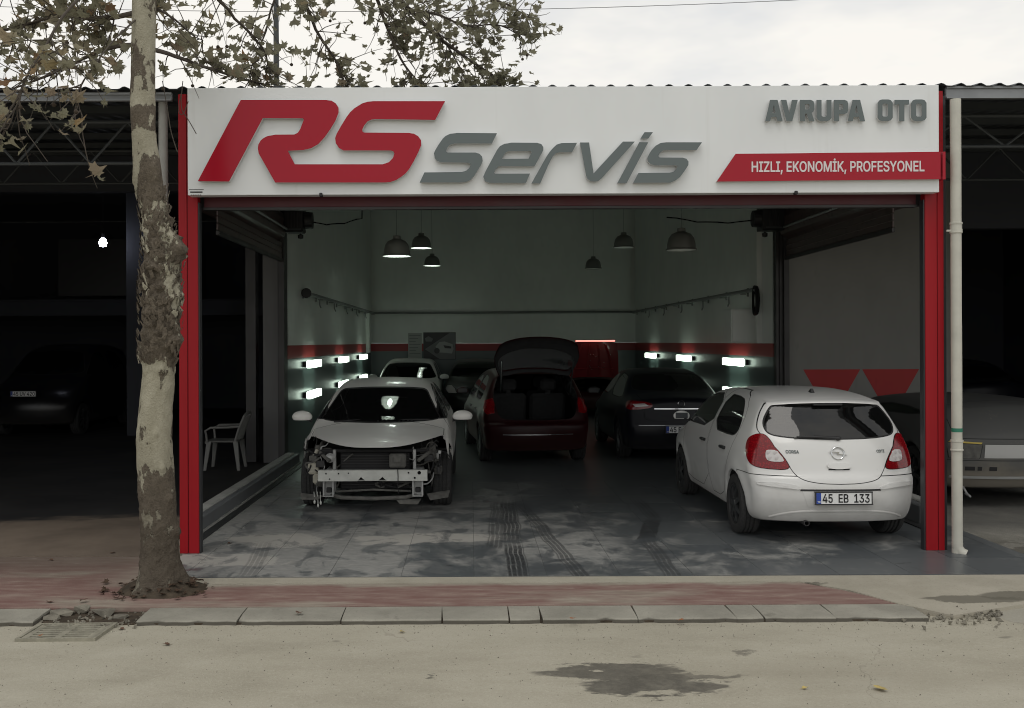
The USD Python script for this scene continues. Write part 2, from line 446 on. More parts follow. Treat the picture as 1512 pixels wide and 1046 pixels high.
KA, KB = floor_pt(200, 925, -0.06), floor_pt(1372, 918.5, -0.06)
ku = (KB - KA) / np.linalg.norm(KB - KA); kn = np.array([-ku[1], ku[0], 0])
def kp(s, t, z): return KA + ku * s + kn * t + np.array([0, 0, z - KA[2]])
KLEN = np.linalg.norm(KB - KA)
def sheet(corners, thick=0.05):
    """A slab between a top outline of points (x, y, z) and its copy below."""
    c = np.array(corners, float); n = len(c)
    v = np.vstack([c, c - [0, 0, thick]])
    if n == 4:
        tr_ = [(0, 1, 2), (0, 2, 3)]
    else:
        pv, pf_ = trimesh.creation.triangulate_polygon(Polygon(c[:, :2]), engine='earcut')
        near = [int(np.argmin(((c[:, :2] - q) ** 2).sum(1))) for q in np.asarray(pv)[:, :2]]
        tr_ = [tuple(near[k] for k in t) for t in pf_]
    f = tr_ + [(a + n, c_ + n, b + n) for a, b, c_ in tr_]
    for i in range(n):
        j = (i + 1) % n
        f += [(i, i + n, j + n), (i, j + n, j)]
    return trimesh.Trimesh(v, f, process=False)

KW = 0.33                      # depth of a kerb stone's top
# red painted strip between kerb and screed; a long sheet to the left, ending ragged at the right
R0, R1 = kp(-6.0, KW + 0.006, -0.020), kp(KLEN - 0.05, KW + 0.006, -0.020)
rp = [R0, kp(-0.45, KW + 0.006, -0.020), R1, [R1[0] - 0.28, 7.60, -0.016], [R1[0] - 0.55, 7.86, -0.014], [-2.55, 7.86, -0.014], [-2.62, 8.9, -0.014], [-9.0, 8.9, -0.014]]
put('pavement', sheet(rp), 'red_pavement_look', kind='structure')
put('screed_strip', sheet([[-2.54, 7.864, -0.009], [R1[0] - 0.55, 7.864, -0.009], [R1[0] - 0.25, 7.60, -0.009], [R1[0] - 0.02, 7.20, -0.014], [R1[0] + 0.25, 6.95, -0.03], [R1[0] + 0.9, 7.25, -0.035], [5.95, 7.80, -0.009], [5.55, 8.045, -0.006], [-2.54, 8.045, -0.006]]), 'pale_screed', kind='structure')
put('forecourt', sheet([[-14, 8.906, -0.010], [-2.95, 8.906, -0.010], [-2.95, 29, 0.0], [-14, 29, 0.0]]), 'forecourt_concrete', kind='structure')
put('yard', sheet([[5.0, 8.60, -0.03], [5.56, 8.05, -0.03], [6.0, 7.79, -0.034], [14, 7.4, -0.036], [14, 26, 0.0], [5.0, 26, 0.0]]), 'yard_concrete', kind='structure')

# kerb stones, each a piece of the kerb
kerb = xform('kerb', kind='structure')
marks = [200, 350, 503, 652, 752, 800, 943, 1088, 1130, 1235, 1372]
ss = [((floor_pt(m, 925 - (m - 200) / 1172 * 6.5, -0.06) - KA) @ ku) for m in marks]
rng = np.random.default_rng(5)
def kerb_stone(s0, s1, seed):
    r = np.random.default_rng(seed)
    g0 = 0.003 + r.random() * 0.003
    n = max(2, int((s1 - s0) / 0.07))
    prof = [(0.012, -0.10), (0.0, -0.065), (0.004, -0.034), (0.016, -0.0265), (0.05, -0.024), (KW * 0.5, -0.021), (KW - 0.012, -0.019), (KW, -0.028), (KW, -0.10)]
    V = []
    skew0, skew1 = r.normal(0, 0.018), r.normal(0, 0.018)
    chip = r.random(n + 1) ** 5 * 0.05
    for i in range(n + 1):
        f = i / n
        for (t, z) in prof:
            s = s0 + g0 + (s1 - s0 - 2 * g0) * f + (t - KW / 2) * (skew0 * (1 - f) + skew1 * f)
            tt = t
            if t < 0.03:
                tt += chip[i] * 0.6 + 0.006 * meshkit.noise(np.array([s * 9, t * 20, seed]))
            V.append(kp(s, tt, z - (chip[i] * 0.25 if 0.0 < t < 0.07 else 0)))
    m = len(prof); F = []
    for i in range(n):
        for j in range(m - 1):
            a = i * m + j
            F += [(a, a + m, a + m + 1), (a, a + m + 1, a + 1)]
    for i, flip in ((0, 0), (n, 1)):
        for j in range(1, m - 1):
            t_ = (i * m, i * m + j, i * m + j + 1)
            F.append(t_[::-1] if flip else t_)
    return trimesh.Trimesh(np.array(V), F, process=False)
for i in range(len(ss) - 1):
    put('kerb_stone', kerb_stone(ss[i], ss[i + 1], i), 'kerb_concrete', kerb)
for i, (a, b) in enumerate(((-1.55, -0.72), (-2.45, -1.56), (-3.4, -2.46), (-4.4, -3.41))):
    put('kerb_stone', kerb_stone(a, b, 30 + i), 'kerb_concrete', kerb)
bedding = trimesh.util.concatenate([sheet([kp(0.01, 0.02, -0.045), kp(KLEN - 0.02, 0.02, -0.045), kp(KLEN - 0.02, KW + 0.004, -0.031), kp(0.01, KW + 0.004, -0.031)]), sheet([kp(-4.4, 0.02, -0.055), kp(-0.75, 0.02, -0.055), kp(-0.75, KW + 0.004, -0.04), kp(-4.4, KW + 0.004, -0.04)])])
put('bedding', bedding, 'soil', kerb)

# workshop floor: grout bed, tiles one by one where the joints show, one sheet beyond
floor = xform('floor', kind='structure')
put('bed', sheet([[-2.62, Y_EDGE, -0.0035], [5.56, Y_EDGE, -0.0035], [4.95, 8.72, -0.0035], [XR + 0.02, D2, -0.0035], [XL - 0.02, D2, -0.0035], [-2.62, 8.9, -0.0035]]), 'grout', floor)
TS = 0.6
def clip_tile(x0, x1, y0, y1):
    lim = Polygon([(-2.62, Y_EDGE), (5.55, Y_EDGE), (4.96, 8.70), (XR, 8.9), (XR, D2), (XL, D2), (XL, 10.3), (-2.62, 8.9)])
    q = sbox(x0 + 0.002, y0 + 0.002, x1 - 0.002, y1 - 0.002).intersection(lim)
    return q if q.area > 0.004 and q.geom_type == 'Polygon' else None
trg = np.random.default_rng(3)
for j in range(9):
    for i in range(15):
        x0, y0 = XL + i * TS, Y_EDGE + j * TS
        q = clip_tile(x0, x0 + TS, y0, y0 + TS)
        if q is None: continue
        c = [(x, y, trg.normal(0, 0.0004)) for x, y in list(shapely.geometry.polygon.orient(q).exterior.coords)[:-1]]
        put('tile', sheet(c, 0.012), 'floor_tile_look', floor)
put('far_tiles', sheet([[XL, Y_EDGE + 9 * TS, 0], [XR, Y_EDGE + 9 * TS, 0], [XR, D3, 0], [XL, D3, 0]]), 'floor_tile_look', floor, kind='stuff')
# ------------------------------------------------------------------ building materials
def wall_mat(name, base, rough=0.5, spots=0.25, var=0.06):
    g = G(); p = g.pos()
    a = g.noise(p, 0.8, 5.0, 0.6); b = g.noise(p, 5.0, 5.0, 0.65, (1, 1, 0.35))
    c = np.array(base)
    col = g.ramp(a * 0.6 + b * 0.4, (0.35, tuple(c * (1 - var))), (0.65, tuple(np.minimum(c * (1 + var), 0.9))))
    col = g.mix(g.step(b, 0.62, 0.75, 0, spots), col, tuple(c * 0.5))
    return g.make(name, g.principled(base_color=col, roughness=rough, specular_ior_level=0.4, normal=g.bump(g.noise(p, 30.0, 3.0), 0.002, 0.3)))
wall_mat('white_wall', (0.74, 0.77, 0.73), 0.34)
wall_mat('stripe_red', (0.33, 0.035, 0.035), 0.4)
wall_mat('dado_grey', (0.095, 0.128, 0.125), 0.28)
wall_mat('ceiling_grey', (0.16, 0.17, 0.17), 0.8)
wall_mat('jamb_grey', (0.12, 0.12, 0.12), 0.5)
wall_mat('dark_render', (0.10, 0.105, 0.11), 0.8)
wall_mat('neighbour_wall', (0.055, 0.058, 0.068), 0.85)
wall_mat('cream_wall', (0.24, 0.24, 0.225), 0.75)
wall_mat('side_red', (0.40, 0.03, 0.03), 0.6)
plain('pipe_wall_grey', (0.21, 0.22, 0.21), 0.6, var=0.15)
plain('black_metal', (0.018, 0.018, 0.02), 0.45, var=0.2)
plain('dark_frame', (0.028, 0.026, 0.027), 0.45, var=0.2)
plain('shutter_brown', (0.055, 0.038, 0.035), 0.4, var=0.25, scale=6)
plain('bright_steel', (0.55, 0.56, 0.56), 0.28, metal=0.9)
plain('zinc', (0.24, 0.25, 0.26), 0.45, metal=0.35, var=0.15, scale=2.5)
plain('truss_steel', (0.045, 0.05, 0.052), 0.6, var=0.2)
plain('roof_zinc', (0.06, 0.065, 0.07), 0.6, metal=0.1, var=0.2, scale=2)
plain('sill_white', (0.36, 0.36, 0.34), 0.55, var=0.25, scale=4)
plain('sill_grey', (0.115, 0.12, 0.125), 0.5, var=0.2, scale=3)
plain('sill_dark', (0.02, 0.021, 0.022), 0.55)
plain('rubber_black', (0.013, 0.013, 0.014), 0.8)
plain('plastic_black', (0.016, 0.016, 0.017), 0.5)
plain('chair_white', (0.17, 0.17, 0.16), 0.5, var=0.12)
plain('lamp_shade_grey', (0.20, 0.205, 0.19), 0.42, var=0.1)
plain('lamp_inside', (0.7, 0.72, 0.68), 0.5)

# red composite panels: satin, faint streaks
g = G(); p = g.pos()
s = g.noise(p, 1.0, 4.0, 0.6, (3.0, 3.0, 0.5))
g.make('portal_red', g.principled(base_color=g.ramp(s, (0.3, (0.26, 0.003, 0.008)), (0.7, (0.32, 0.005, 0.011))), roughness=g.step(s, 0.3, 0.7, 0.34, 0.48), specular_ior_level=0.28))
plain('beam_red_shaded', (0.085, 0.012, 0.018), 0.45, var=0.15)  # portal red darkened: the shade below the sign is put into the colour
g = G(); p = g.pos()
s = g.noise(p, 1.3, 4.0, 0.6, (1, 1, 0.4))
drip = g.step(g.noise(p, 2.0, 4.0, 0.6, (6.0, 1, 0.25)), 0.60, 0.78, 0, 0.10)
col = g.mix(drip, g.ramp(s, (0.3, (0.69, 0.71, 0.715)), (0.7, (0.745, 0.765, 0.765))), (0.40, 0.39, 0.35))
g.make('sign_white', g.principled(base_color=col, roughness=0.35, specular_ior_level=0.5))
g = G()
g.make('letter_red', g.principled(base_color=(0.34, 0.004, 0.017), roughness=0.2, specular_ior_level=0.32))
g = G()
g.make('letter_grey', g.principled(base_color=(0.105, 0.128, 0.128), roughness=0.22, specular_ior_level=0.5))
plain('letter_edge', (0.55, 0.55, 0.54), 0.5)
plain('slogan_white', (0.66, 0.62, 0.62), 0.5)
plain('ink_black', (0.01, 0.01, 0.011), 0.6)
def emit(name, color, strength):
    g = G(); g.make(name, g('emission', color=color, strength=strength).emission)
emit('tube_light', (0.80, 1.0, 0.83), 3.2)
emit('bulb_light', (0.86, 1.0, 0.90), 22.0)
emit('bulb_dim', (0.85, 0.95, 0.9), 0.35)
emit('cold_bulb', (0.80, 0.84, 1.0), 26.0)
emit('work_light', (1.0, 0.30, 0.24), 1.6)

# ------------------------------------------------------------------ the hall behind the canopy
hall = xform('workshop_hall', label='deep white walled workshop hall with a red stripe around its walls', cat='building')
T = 0.25
def wall_bands(x0, x1, y0, y1, h, mats=('dado_grey', 'stripe_red', 'white_wall')):
    put('dado', bx(x0, x1, y0, y1, 0, 1.648), mats[0], hall)
    put('stripe', bx(x0, x1, y0, y1, 1.65, 1.872), mats[1], hall)
    zt = lambda y: min(h, 5.74 + (y - D2) * 0.0717)
    put('wall', trimesh.convex.convex_hull([(x, y, z) for x in (x0, x1) for y in (y0, y1) for z in (1.874, zt(y))]), mats[2], hall)
wall_bands(XL - T, XL, D2 + T, D3, 6.6)
wall_bands(XR, XR + T, D2 + T, D3, 6.6)
wall_bands(XL - T, XR + T, D3 + 0.002, D3 + T, 6.9)
ceil = trimesh.convex.convex_hull([(x, y, z) for x in (XL - T, XR + T) for y, z in ((D2, 5.75), (D2, 5.9), (D3 + T, 6.75), (D3 + T, 6.9))])
put('roof', ceil, 'ceiling_grey', hall)
put('floor_slab', bx(XL - T, XR + T, D2, D3 + T, -0.25, -0.02), 'dark_render', hall)
# front wall: pier left of the opening, wall right of it with the painted red triangles
put('pier', bx(-3.32, XL - 0.075, D2, D2 + T, 0, 5.7), 'jamb_grey', hall)
put('pier', bx(-3.62, -3.46, D2 + 0.1, D2 + 0.32, 0, 5.7), 'dark_frame', hall)
put('lintel', bx(XL - 0.3, XR + 0.3, D2 + 0.02, D2 + T, 4.25, 5.7), 'dark_render', hall)
rw = put('wall', bx(XR + 0.085, 7.75, D2, D2 + T, 0, 5.7), 'cream_wall', hall, label='cream front wall painted with red triangles')
put('door_frame', [bx(XL - 0.07, XL + 0.0, D2 - 0.05, D2 + T + 0.04, 0, 4.25), bx(XL - 0.1, XL - 0.072, D2 - 0.02, D2 + 0.05, 0, 4.25)], 'dark_frame', hall)
put('door_frame', [bx(XR + 0.0, XR + 0.08, D2 - 0.05, D2 + T + 0.04, 0, 4.25), bx(XR - 0.05, XR - 0.002, D2 - 0.02, D2 + 0.05, 0, 4.25)], 'dark_frame', hall)
for k, x in enumerate((1186, 1273)):
    a, b = pt(x, 548, D2)[0], pt(x + 84, 548, D2)[0]
    top = 1.455
    put('red_triangle', extr(Polygon([(a, top), (b, top), ((a + b) / 2, top - 0.80)]), D2 - 0.004, D2 + 0.003), 'side_red', hall)

# ------------------------------------------------------------------ red portal: posts and beam
portal = xform('red_portal', label='red panelled portal of two posts and a beam framing the workshop entrance', cat='portal')
def post(pxa, pxb, seam):
    a, b = pt(pxa, 600, D1)[0], pt(pxb, 600, D1)[0]
    c = a + (b - a) * seam
    o = put('post', [bev(a, c - 0.003, D1, D1 + 0.09, 0.0, 4.19, 0.004), bev(c + 0.003, b, D1 + 0.001, D1 + 0.09, 0.0, 4.19, 0.004)], 'portal_red', portal)
    put('post_joint', bx(c - 0.004, c + 0.004, D1 + 0.012, D1 + 0.1, 0, 4.18), 'ink_black', o)
    return a, b
la, lb = post(264.5, 293, 0.45)
ra, rb = post(1367, 1394.5, 0.66)
put('edge_trim', bx(lb + 0.001, lb + 0.013, D1 + 0.01, D1 + 0.085, 0, 3.2), 'black_metal', portal)
put('edge_trim', bx(ra - 0.013, ra - 0.001, D1 + 0.01, D1 + 0.085, 0, 3.2), 'black_metal', portal)
put('edge_trim', bx(rb + 0.001, rb + 0.03, D1 + 0.02, D1 + 0.09, 0, 4.15), 'black_metal', portal)
put('beam', [bev(lb + 0.024, ra - 0.026, D1 + 0.12, D1 + 0.162, 3.17, 3.40, 0.004)], 'beam_red_shaded', portal)
put('beam_trim', [bx(lb + 0.024, ra - 0.026, D1 + 0.10, D1 + 0.17, 3.145, 3.168)], 'dark_frame', portal)
put('back_frame', [bx(la + 0.02, rb - 0.02, D1 + 0.165, D1 + 0.28, 3.17, 4.15), bx(la + 0.02, lb - 0.04, D1 + 0.1, D1 + 0.18, 0, 3.168), bx(ra + 0.04, rb - 0.02, D1 + 0.1, D1 + 0.18, 0, 3.168)], 'dark_frame', portal)

# ------------------------------------------------------------------ the sign
DS = D1 - 0.13
sign = xform('sign_board', label='long white sign board with raised red and grey lettering over the entrance', cat='sign')
tl, tr, br, bl = pt(276, 129.5, DS), pt(1387, 126.5, DS), pt(1386, 283.5, DS), pt(278, 289, DS)
sx0, sx1 = (tl[0] + bl[0]) / 2, (tr[0] + br[0]) / 2
sz0, sz1 = (bl[2] + br[2]) / 2, (tl[2] + tr[2]) / 2
seams = [sx0, sx1]
for i in range(1):
    put('panel', bev(seams[i] + (0.0006 if i else 0), seams[i + 1] - 0, DS, DS + 0.125, sz0, sz1, 0.003), 'sign_white', sign)
for px, py in ((474, 289), (1175, 284.5)):
    q = pt(px, py, DS)
    put('clip', bev(q[0] - 0.014, q[0] + 0.014, DS - 0.02, DS + 0.03, sz0 - 0.016, sz0 + 0.014, 0.004), 'ink_black', sign)

def px_poly(points, ox, oy, sc, D, smooth=0):
    P = [(ox + x / sc, oy + y / sc) for x, y in points]
    W = np.array([pt(x, y, D) for x, y in P])
    return Polygon(W[:, [0, 2]])
def raised(name, poly, face_mat, d0, depth, r=0.004):
    """A built-up letter: pale side walls, a coloured face."""
    body = extr(poly.buffer(-0.001), DS - d0 - depth, DS - d0)
    o = put(name, extr(poly, DS - d0 - depth - 0.004, DS - d0 - depth), face_mat, sign)
    put('letter_side', body, 'letter_edge', o)
    return o
RS = [(117,533),(345,102),(800,102),(828,106),(850,120),(864,142),(865,168),(848,212),(820,258),(790,300),(757,336),(718,358),(680,367),(595,372),(632,443),(1100,443),(1132,432),(1153,410),(1161,386),(1155,374),(1140,370),(890,370),(867,357),(850,332),(846,305),(855,280),(880,236),(905,195),(925,168),(948,146),(990,120),(1020,111),(1050,108),(1430,108),(1378,208),(1060,203),(1038,206),(1018,216),(1000,238),(990,260),(992,270),(1000,275),(1240,277),(1265,281),(1287,294),(1302,315),(1303,343),(1290,375),(1265,425),(1240,468),(1222,490),(1200,508),(1170,527),(1140,537),(1110,540),(528,540),(440,385),(436,360),(438,340),(450,318),(466,304),(486,294),(530,286),(630,285),(648,276),(660,258),(680,207),(675,199),(462,198),(283,535)]
raised('lettering', px_poly(RS, 260, 120, 3.6, DS - 0.05), 'letter_red', 0.012, 0.045)
def sv(pts): return px_poly(pts, 600, 180, 3.287, DS - 0.045)
grey_letters = [
    Polygon(sv([(65,296),(88,247),(270,245),(290,239),(305,226),(312,212),(308,203),(290,200),(165,198),(148,190),(138,178),(134,155),(140,140),(155,115),(175,86),(190,71),(210,61),(245,56),(440,57),(415,107),(235,107),(215,112),(203,122),(193,140),(194,147),(202,151),(335,151),(355,157),(367,170),(371,190),(362,212),(345,240),(328,266),(312,284),(292,293),(265,296)])),
    Polygon(sv([(373,268),(385,240),(440,138),(454,120),(475,109),(510,103),(635,104),(655,110),(664,124),(664,140),(645,175),(622,217),(448,217),(432,235),(425,247),(430,254),(600,253),(580,298),(405,298),(382,290)]).exterior, [sv([(463,182),(480,152),(496,144),(602,143),(608,150),(592,181)]).exterior]),
    sv([(607,300),(680,170),(695,148),(712,128),(730,112),(752,105),(828,104),(804,149),(742,150),(725,155),(710,170),(690,208),(650,300)]),
    sv([(842,102),(886,102),(908,252),(1050,98),(1108,98),(948,275),(932,288),(914,292),(892,289),(878,279),(872,265)]),
    sv([(1023,299),(1130,100),(1173,101),(1068,299)]),
    sv([(1135,83),(1155,52),(1196,52),(1173,83)]),
    sv([(1100,298),(1125,250),(1275,249),(1295,244),(1310,230),(1315,218),(1308,213),(1205,213),(1185,207),(1172,195),(1168,178),(1176,160),(1190,138),(1210,117),(1232,105),(1260,101),(1434,101),(1407,139),(1260,138),(1240,143),(1228,155),(1222,168),(1228,175),(1340,176),(1358,181),(1368,195),(1367,212),(1345,246),(1326,270),(1305,286),(1280,297)])]
for q in grey_letters: raised('letter', q.buffer(0), 'letter_grey', 0.012, 0.042)
def block_letters():
    U = lambda pts: px_poly(pts, 1100, 130, 5.04, DS - 0.045)
    def ring(a, b): return Polygon(U(a).exterior, [U(b).exterior])
    def O(x0, x1):
        a = [(x0, 112), (x0 + 14, 92), (x0 + 34, 86), (x1 - 34, 86), (x1 - 14, 92), (x1, 112), (x1, 222), (x1 - 14, 241), (x1 - 34, 247), (x0 + 34, 247), (x0 + 14, 241), (x0, 222)]
        b = [(x0 + 36, 126), (x0 + 44, 118), (x1 - 44, 118), (x1 - 36, 126), (x1 - 36, 206), (x1 - 44, 214), (x0 + 44, 214), (x0 + 36, 206)]
        return ring(a, b)
    def A(x0, x1):
        c = (x0 + x1) / 2
        return ring([(x0, 248), (c - 28, 90), (c + 28, 90), (x1, 248), (x1 - 38, 248), (x1 - 46, 216), (x0 + 46, 216), (x0 + 38, 248)], [(c - 13, 188), (c, 128), (c + 13, 188)])
    return [A(150, 280), U([(268, 90), (309, 90), (330, 192), (350, 90), (393, 90), (352, 248), (310, 248)]),
            ring([(410, 90), (492, 90), (510, 100), (516, 120), (516, 160), (508, 178), (496, 186), (517, 248), (478, 248), (460, 192), (447, 192), (447, 248), (410, 248)], [(447, 120), (472, 120), (480, 128), (480, 152), (472, 160), (447, 160)]),
            U([(533, 90), (570, 90), (570, 206), (580, 216), (597, 216), (607, 206), (607, 90), (644, 90), (644, 222), (630, 241), (610, 248), (566, 248), (546, 241), (533, 222)]),
            ring([(663, 90), (744, 90), (761, 98), (768, 116), (768, 168), (761, 186), (744, 194), (700, 194), (700, 248), (663, 248)], [(700, 121), (724, 121), (731, 128), (731, 155), (724, 162), (700, 162)]),
            A(764, 894), O(987, 1100), U([(1113, 90), (1221, 90), (1221, 124), (1186, 124), (1186, 248), (1148, 248), (1148, 124), (1113, 124)]), O(1237, 1351)]
for q in block_letters(): raised('letter', q.buffer(0), 'letter_grey', 0.014, 0.028)
bn = px_poly([(1058, 268.5), (1086, 227.5), (1388.5, 224.5), (1388.5, 265)], 0, 0, 1, DS - 0.04)
o = put('slogan_banner', extr(bn, DS - 0.045, DS - 0.038), 'letter_red', sign)
put('banner_side', extr(bn.buffer(-0.002), DS - 0.0375, DS - 0.001), 'letter_edge', o)
ret = put('banner_return', bx(sx1 + 0.012, sx1 + 0.036, DS - 0.045, D1 + 0.02, bn.bounds[1] + 0.012, bn.bounds[3]), 'letter_red', o)
p0, p1 = pt(1109.8, 254, DS - 0.045), pt(1365, 252, DS - 0.045)
tm = textm('HIZLI, EKONOMİK, PROFESYONEL', 0.089, 0.003, True, p1[0] - p0[0])
tm.apply_transform(trimesh.transformations.rotation_matrix(0.0, [0, 1, 0]))
put('slogan_lettering', mov(tm, p0[0], DS - 0.0452, p0[2]), 'slogan_white', sign)
q = pt(290, 285, DS)
st = [bx(q[0] - 0.055, q[0] + 0.055, DS - 0.003, DS - 0.001, q[2] - 0.0, q[2] + 0.012), bx(q[0] - 0.066, q[0] + 0.066, DS - 0.003, DS - 0.001, q[2] + 0.026, q[2] + 0.031)] + [bx(q[0] - 0.05 + k * 0.02, q[0] - 0.037 + k * 0.02, DS - 0.003, DS - 0.001, q[2] - 0.022, q[2] - 0.017) for k in range(5)]
put('maker_sticker', st, 'ink_black', sign)

# ------------------------------------------------------------------ canopy roofs: corrugated sheets, fascia, trusses
def corrugated(x0, x1, y0, y1, z0, z1, pitch=0.177, amp=0.022, t=0.006):
    n = int((x1 - x0) / pitch * 8)
    x = np.linspace(x0, x1, n + 1)
    h = np.maximum(np.sin(x / pitch * 2 * np.pi), -0.1) * amp
    V = []
    for (y, zz) in ((y0, z0), (y1, z1)):
        V.append(np.stack([x, np.full_like(x, y), zz + h], 1)); V.append(np.stack([x, np.full_like(x, y), zz + h - t], 1))
    V = np.vstack(V); m = n + 1; F = []
    for i in range(n):
        F += [(i, i + 1, 2 * m + i + 1), (i, 2 * m + i + 1, 2 * m + i), (m + i, 3 * m + i + 1, m + i + 1), (m + i, 3 * m + i, 3 * m + i + 1), (i, m + i, m + i + 1), (i, m + i + 1, i + 1)]
    return trimesh.Trimesh(V, F, process=False)
def canopy(name, x0, x1, label):
    c = xform(name, label=label, cat='canopy')
    ye, zr = D1 - 0.02, 4.235
    k = x0
    while k < x1 - 0.01:
        e = min(k + 0.885, x1)
        put('roof_sheet', corrugated(k, e, ye, D2 + 0.1, zr, 5.0), 'roof_zinc', c)
        k += 0.885
    for y in np.linspace(D1 + 0.9, D2 - 0.6, 5):
        z = zr + (5.0 - zr) * (y - ye) / (D2 + 0.1 - ye) - 0.085
        put('purlin', bx(x0, x1, y - 0.03, y + 0.03, z - 0.03, z + 0.04), 'truss_steel', c)
    return c
def truss(c, x0, x1, y, ztop, zbot, n, up=True):
    put('truss_chord', tube([(x0, y, zbot), (x1, y, zbot)], 0.017, 8), 'truss_steel', c)
    put('truss_chord', tube([(x0, y, ztop), (x1, y, ztop)], 0.02, 8), 'truss_steel', c)
    xs = np.linspace(x0, x1, n * 2 + 1)
    for i in range(n * 2):
        a = zbot if i % 2 == 0 else ztop
        put('truss_web', tube([(xs[i], y, a), (xs[i + 1], y, zbot + ztop - a)], 0.0125, 6), 'truss_steel', c)
cm = canopy('canopy_roof', -2.75, 4.28, 'corrugated roof edge showing just above the white sign board')
cl_ = canopy('canopy_roof', -14.0, -2.76, 'dark corrugated canopy with a steel lattice truss behind the plane tree')
cr = canopy('canopy_roof', 4.29, 14.0, 'corrugated canopy with grey fascia beside the pale downpipe')
def fascia(c, x0, x1, px, pyt, pyb):
    zt, zb = pt(px, pyt, D1)[2], pt(px, pyb, D1)[2]
    put('fascia', [bev(x0, x1, D1 + 0.02, D1 + 0.06, zb, zt, 0.006), bx(x0, x1, D1 - 0.0, D1 + 0.02, zb, zb + 0.012), bx(x0, x1, D1 + 0.0, D1 + 0.0195, zt - 0.02, zt)], 'zinc', c)
fascia(cl_, -14.0, -2.72, 120, 137, 149)
fascia(cr, rb + 0.035, 14.0, 1450, 127, 145)
truss(cl_, -9.4, -2.95, D1 + 0.55, 4.06, 3.66, 9)
truss(cr, 4.45, 10.9, D1 + 0.7, 4.12, 3.82, 8)
truss(cl_, -9.4, -3.6, D1 + 3.2, 4.3, 3.9, 8)
truss(cr, 5.35, 10.9, D1 + 3.2, 4.3, 3.9, 7)

# ------------------------------------------------------------------ neighbours' dark halls
ln = xform('neighbour_hall', label='dark open hall of the left neighbour behind the plane tree', cat='building')
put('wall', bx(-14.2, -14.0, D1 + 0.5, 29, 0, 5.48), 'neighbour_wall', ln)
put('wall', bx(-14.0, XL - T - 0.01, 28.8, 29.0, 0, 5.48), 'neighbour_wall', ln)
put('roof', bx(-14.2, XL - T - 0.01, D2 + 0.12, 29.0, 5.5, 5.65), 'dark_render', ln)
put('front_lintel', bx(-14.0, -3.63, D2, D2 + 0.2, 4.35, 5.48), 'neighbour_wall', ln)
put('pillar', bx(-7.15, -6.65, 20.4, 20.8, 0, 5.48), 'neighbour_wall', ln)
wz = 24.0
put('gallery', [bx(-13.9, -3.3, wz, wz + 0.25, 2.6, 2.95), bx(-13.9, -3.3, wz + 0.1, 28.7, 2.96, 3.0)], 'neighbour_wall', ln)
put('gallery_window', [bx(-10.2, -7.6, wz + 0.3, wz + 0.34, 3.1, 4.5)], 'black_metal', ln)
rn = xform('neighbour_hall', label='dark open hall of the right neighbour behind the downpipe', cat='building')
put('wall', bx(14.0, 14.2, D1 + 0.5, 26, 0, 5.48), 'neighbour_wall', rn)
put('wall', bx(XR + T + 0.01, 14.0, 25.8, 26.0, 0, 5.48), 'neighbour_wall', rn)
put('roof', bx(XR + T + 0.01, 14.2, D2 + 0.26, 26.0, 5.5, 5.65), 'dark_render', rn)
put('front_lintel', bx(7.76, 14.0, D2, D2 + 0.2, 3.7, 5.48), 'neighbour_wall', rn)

# ------------------------------------------------------------------ side shutters, rolled up, and their motors
plain('shutter_side', (0.075, 0.05, 0.046), 0.38, var=0.3, scale=8)
def shutter(xa, xb, inner, label):
    s = xform('roller_shutter', label=label, cat='roller shutter')
    y0, y1 = D1 + 2.7, D2 - 0.12
    xm = (xa + xb) / 2
    prof = [(0.285 + 0.012 * (k % 2), k) for k in range(30)]
    roll = []
    a = np.linspace(0, 2 * np.pi, 29)
    P = Polygon([(xm + (0.27 + 0.014 * (i % 2)) * math.cos(t), 3.78 + (0.27 + 0.014 * (i % 2)) * math.sin(t)) for i, t in enumerate(a[:-1])])
    put('roll', extr(P, y0, y1), 'shutter_side', s)
    for k in range(3):
        z = 3.26 + k * 0.085
        put('slat', bev(inner - 0.012, inner + 0.012, y0, y1, z, z + 0.078, 0.005), 'shutter_side', s)
    put('bottom_bar', bev(inner - 0.022, inner + 0.022, y0, y1, 3.20, 3.256, 0.006), 'dark_frame', s)
    put('guide_rail', bx(inner - 0.04, inner + 0.04, D2 - 0.115, D2 - 0.055, 0.0, 4.1), 'dark_frame', s)
    put('drive_shaft', tube([(inner + (0.16 if inner < 0 else -0.16), D1 + 3.4, 3.68), (inner + (0.16 if inner < 0 else -0.16), D2 - 0.5, 3.68)], 0.02, 10), 'bright_steel', s)
    return s
shutter(-3.42, -2.92, -3.0, 'rolled up brown roller shutter high along the left side opening')
shutter(4.90, 5.40, 5.02, 'rolled up brown roller shutter high along the right side opening')
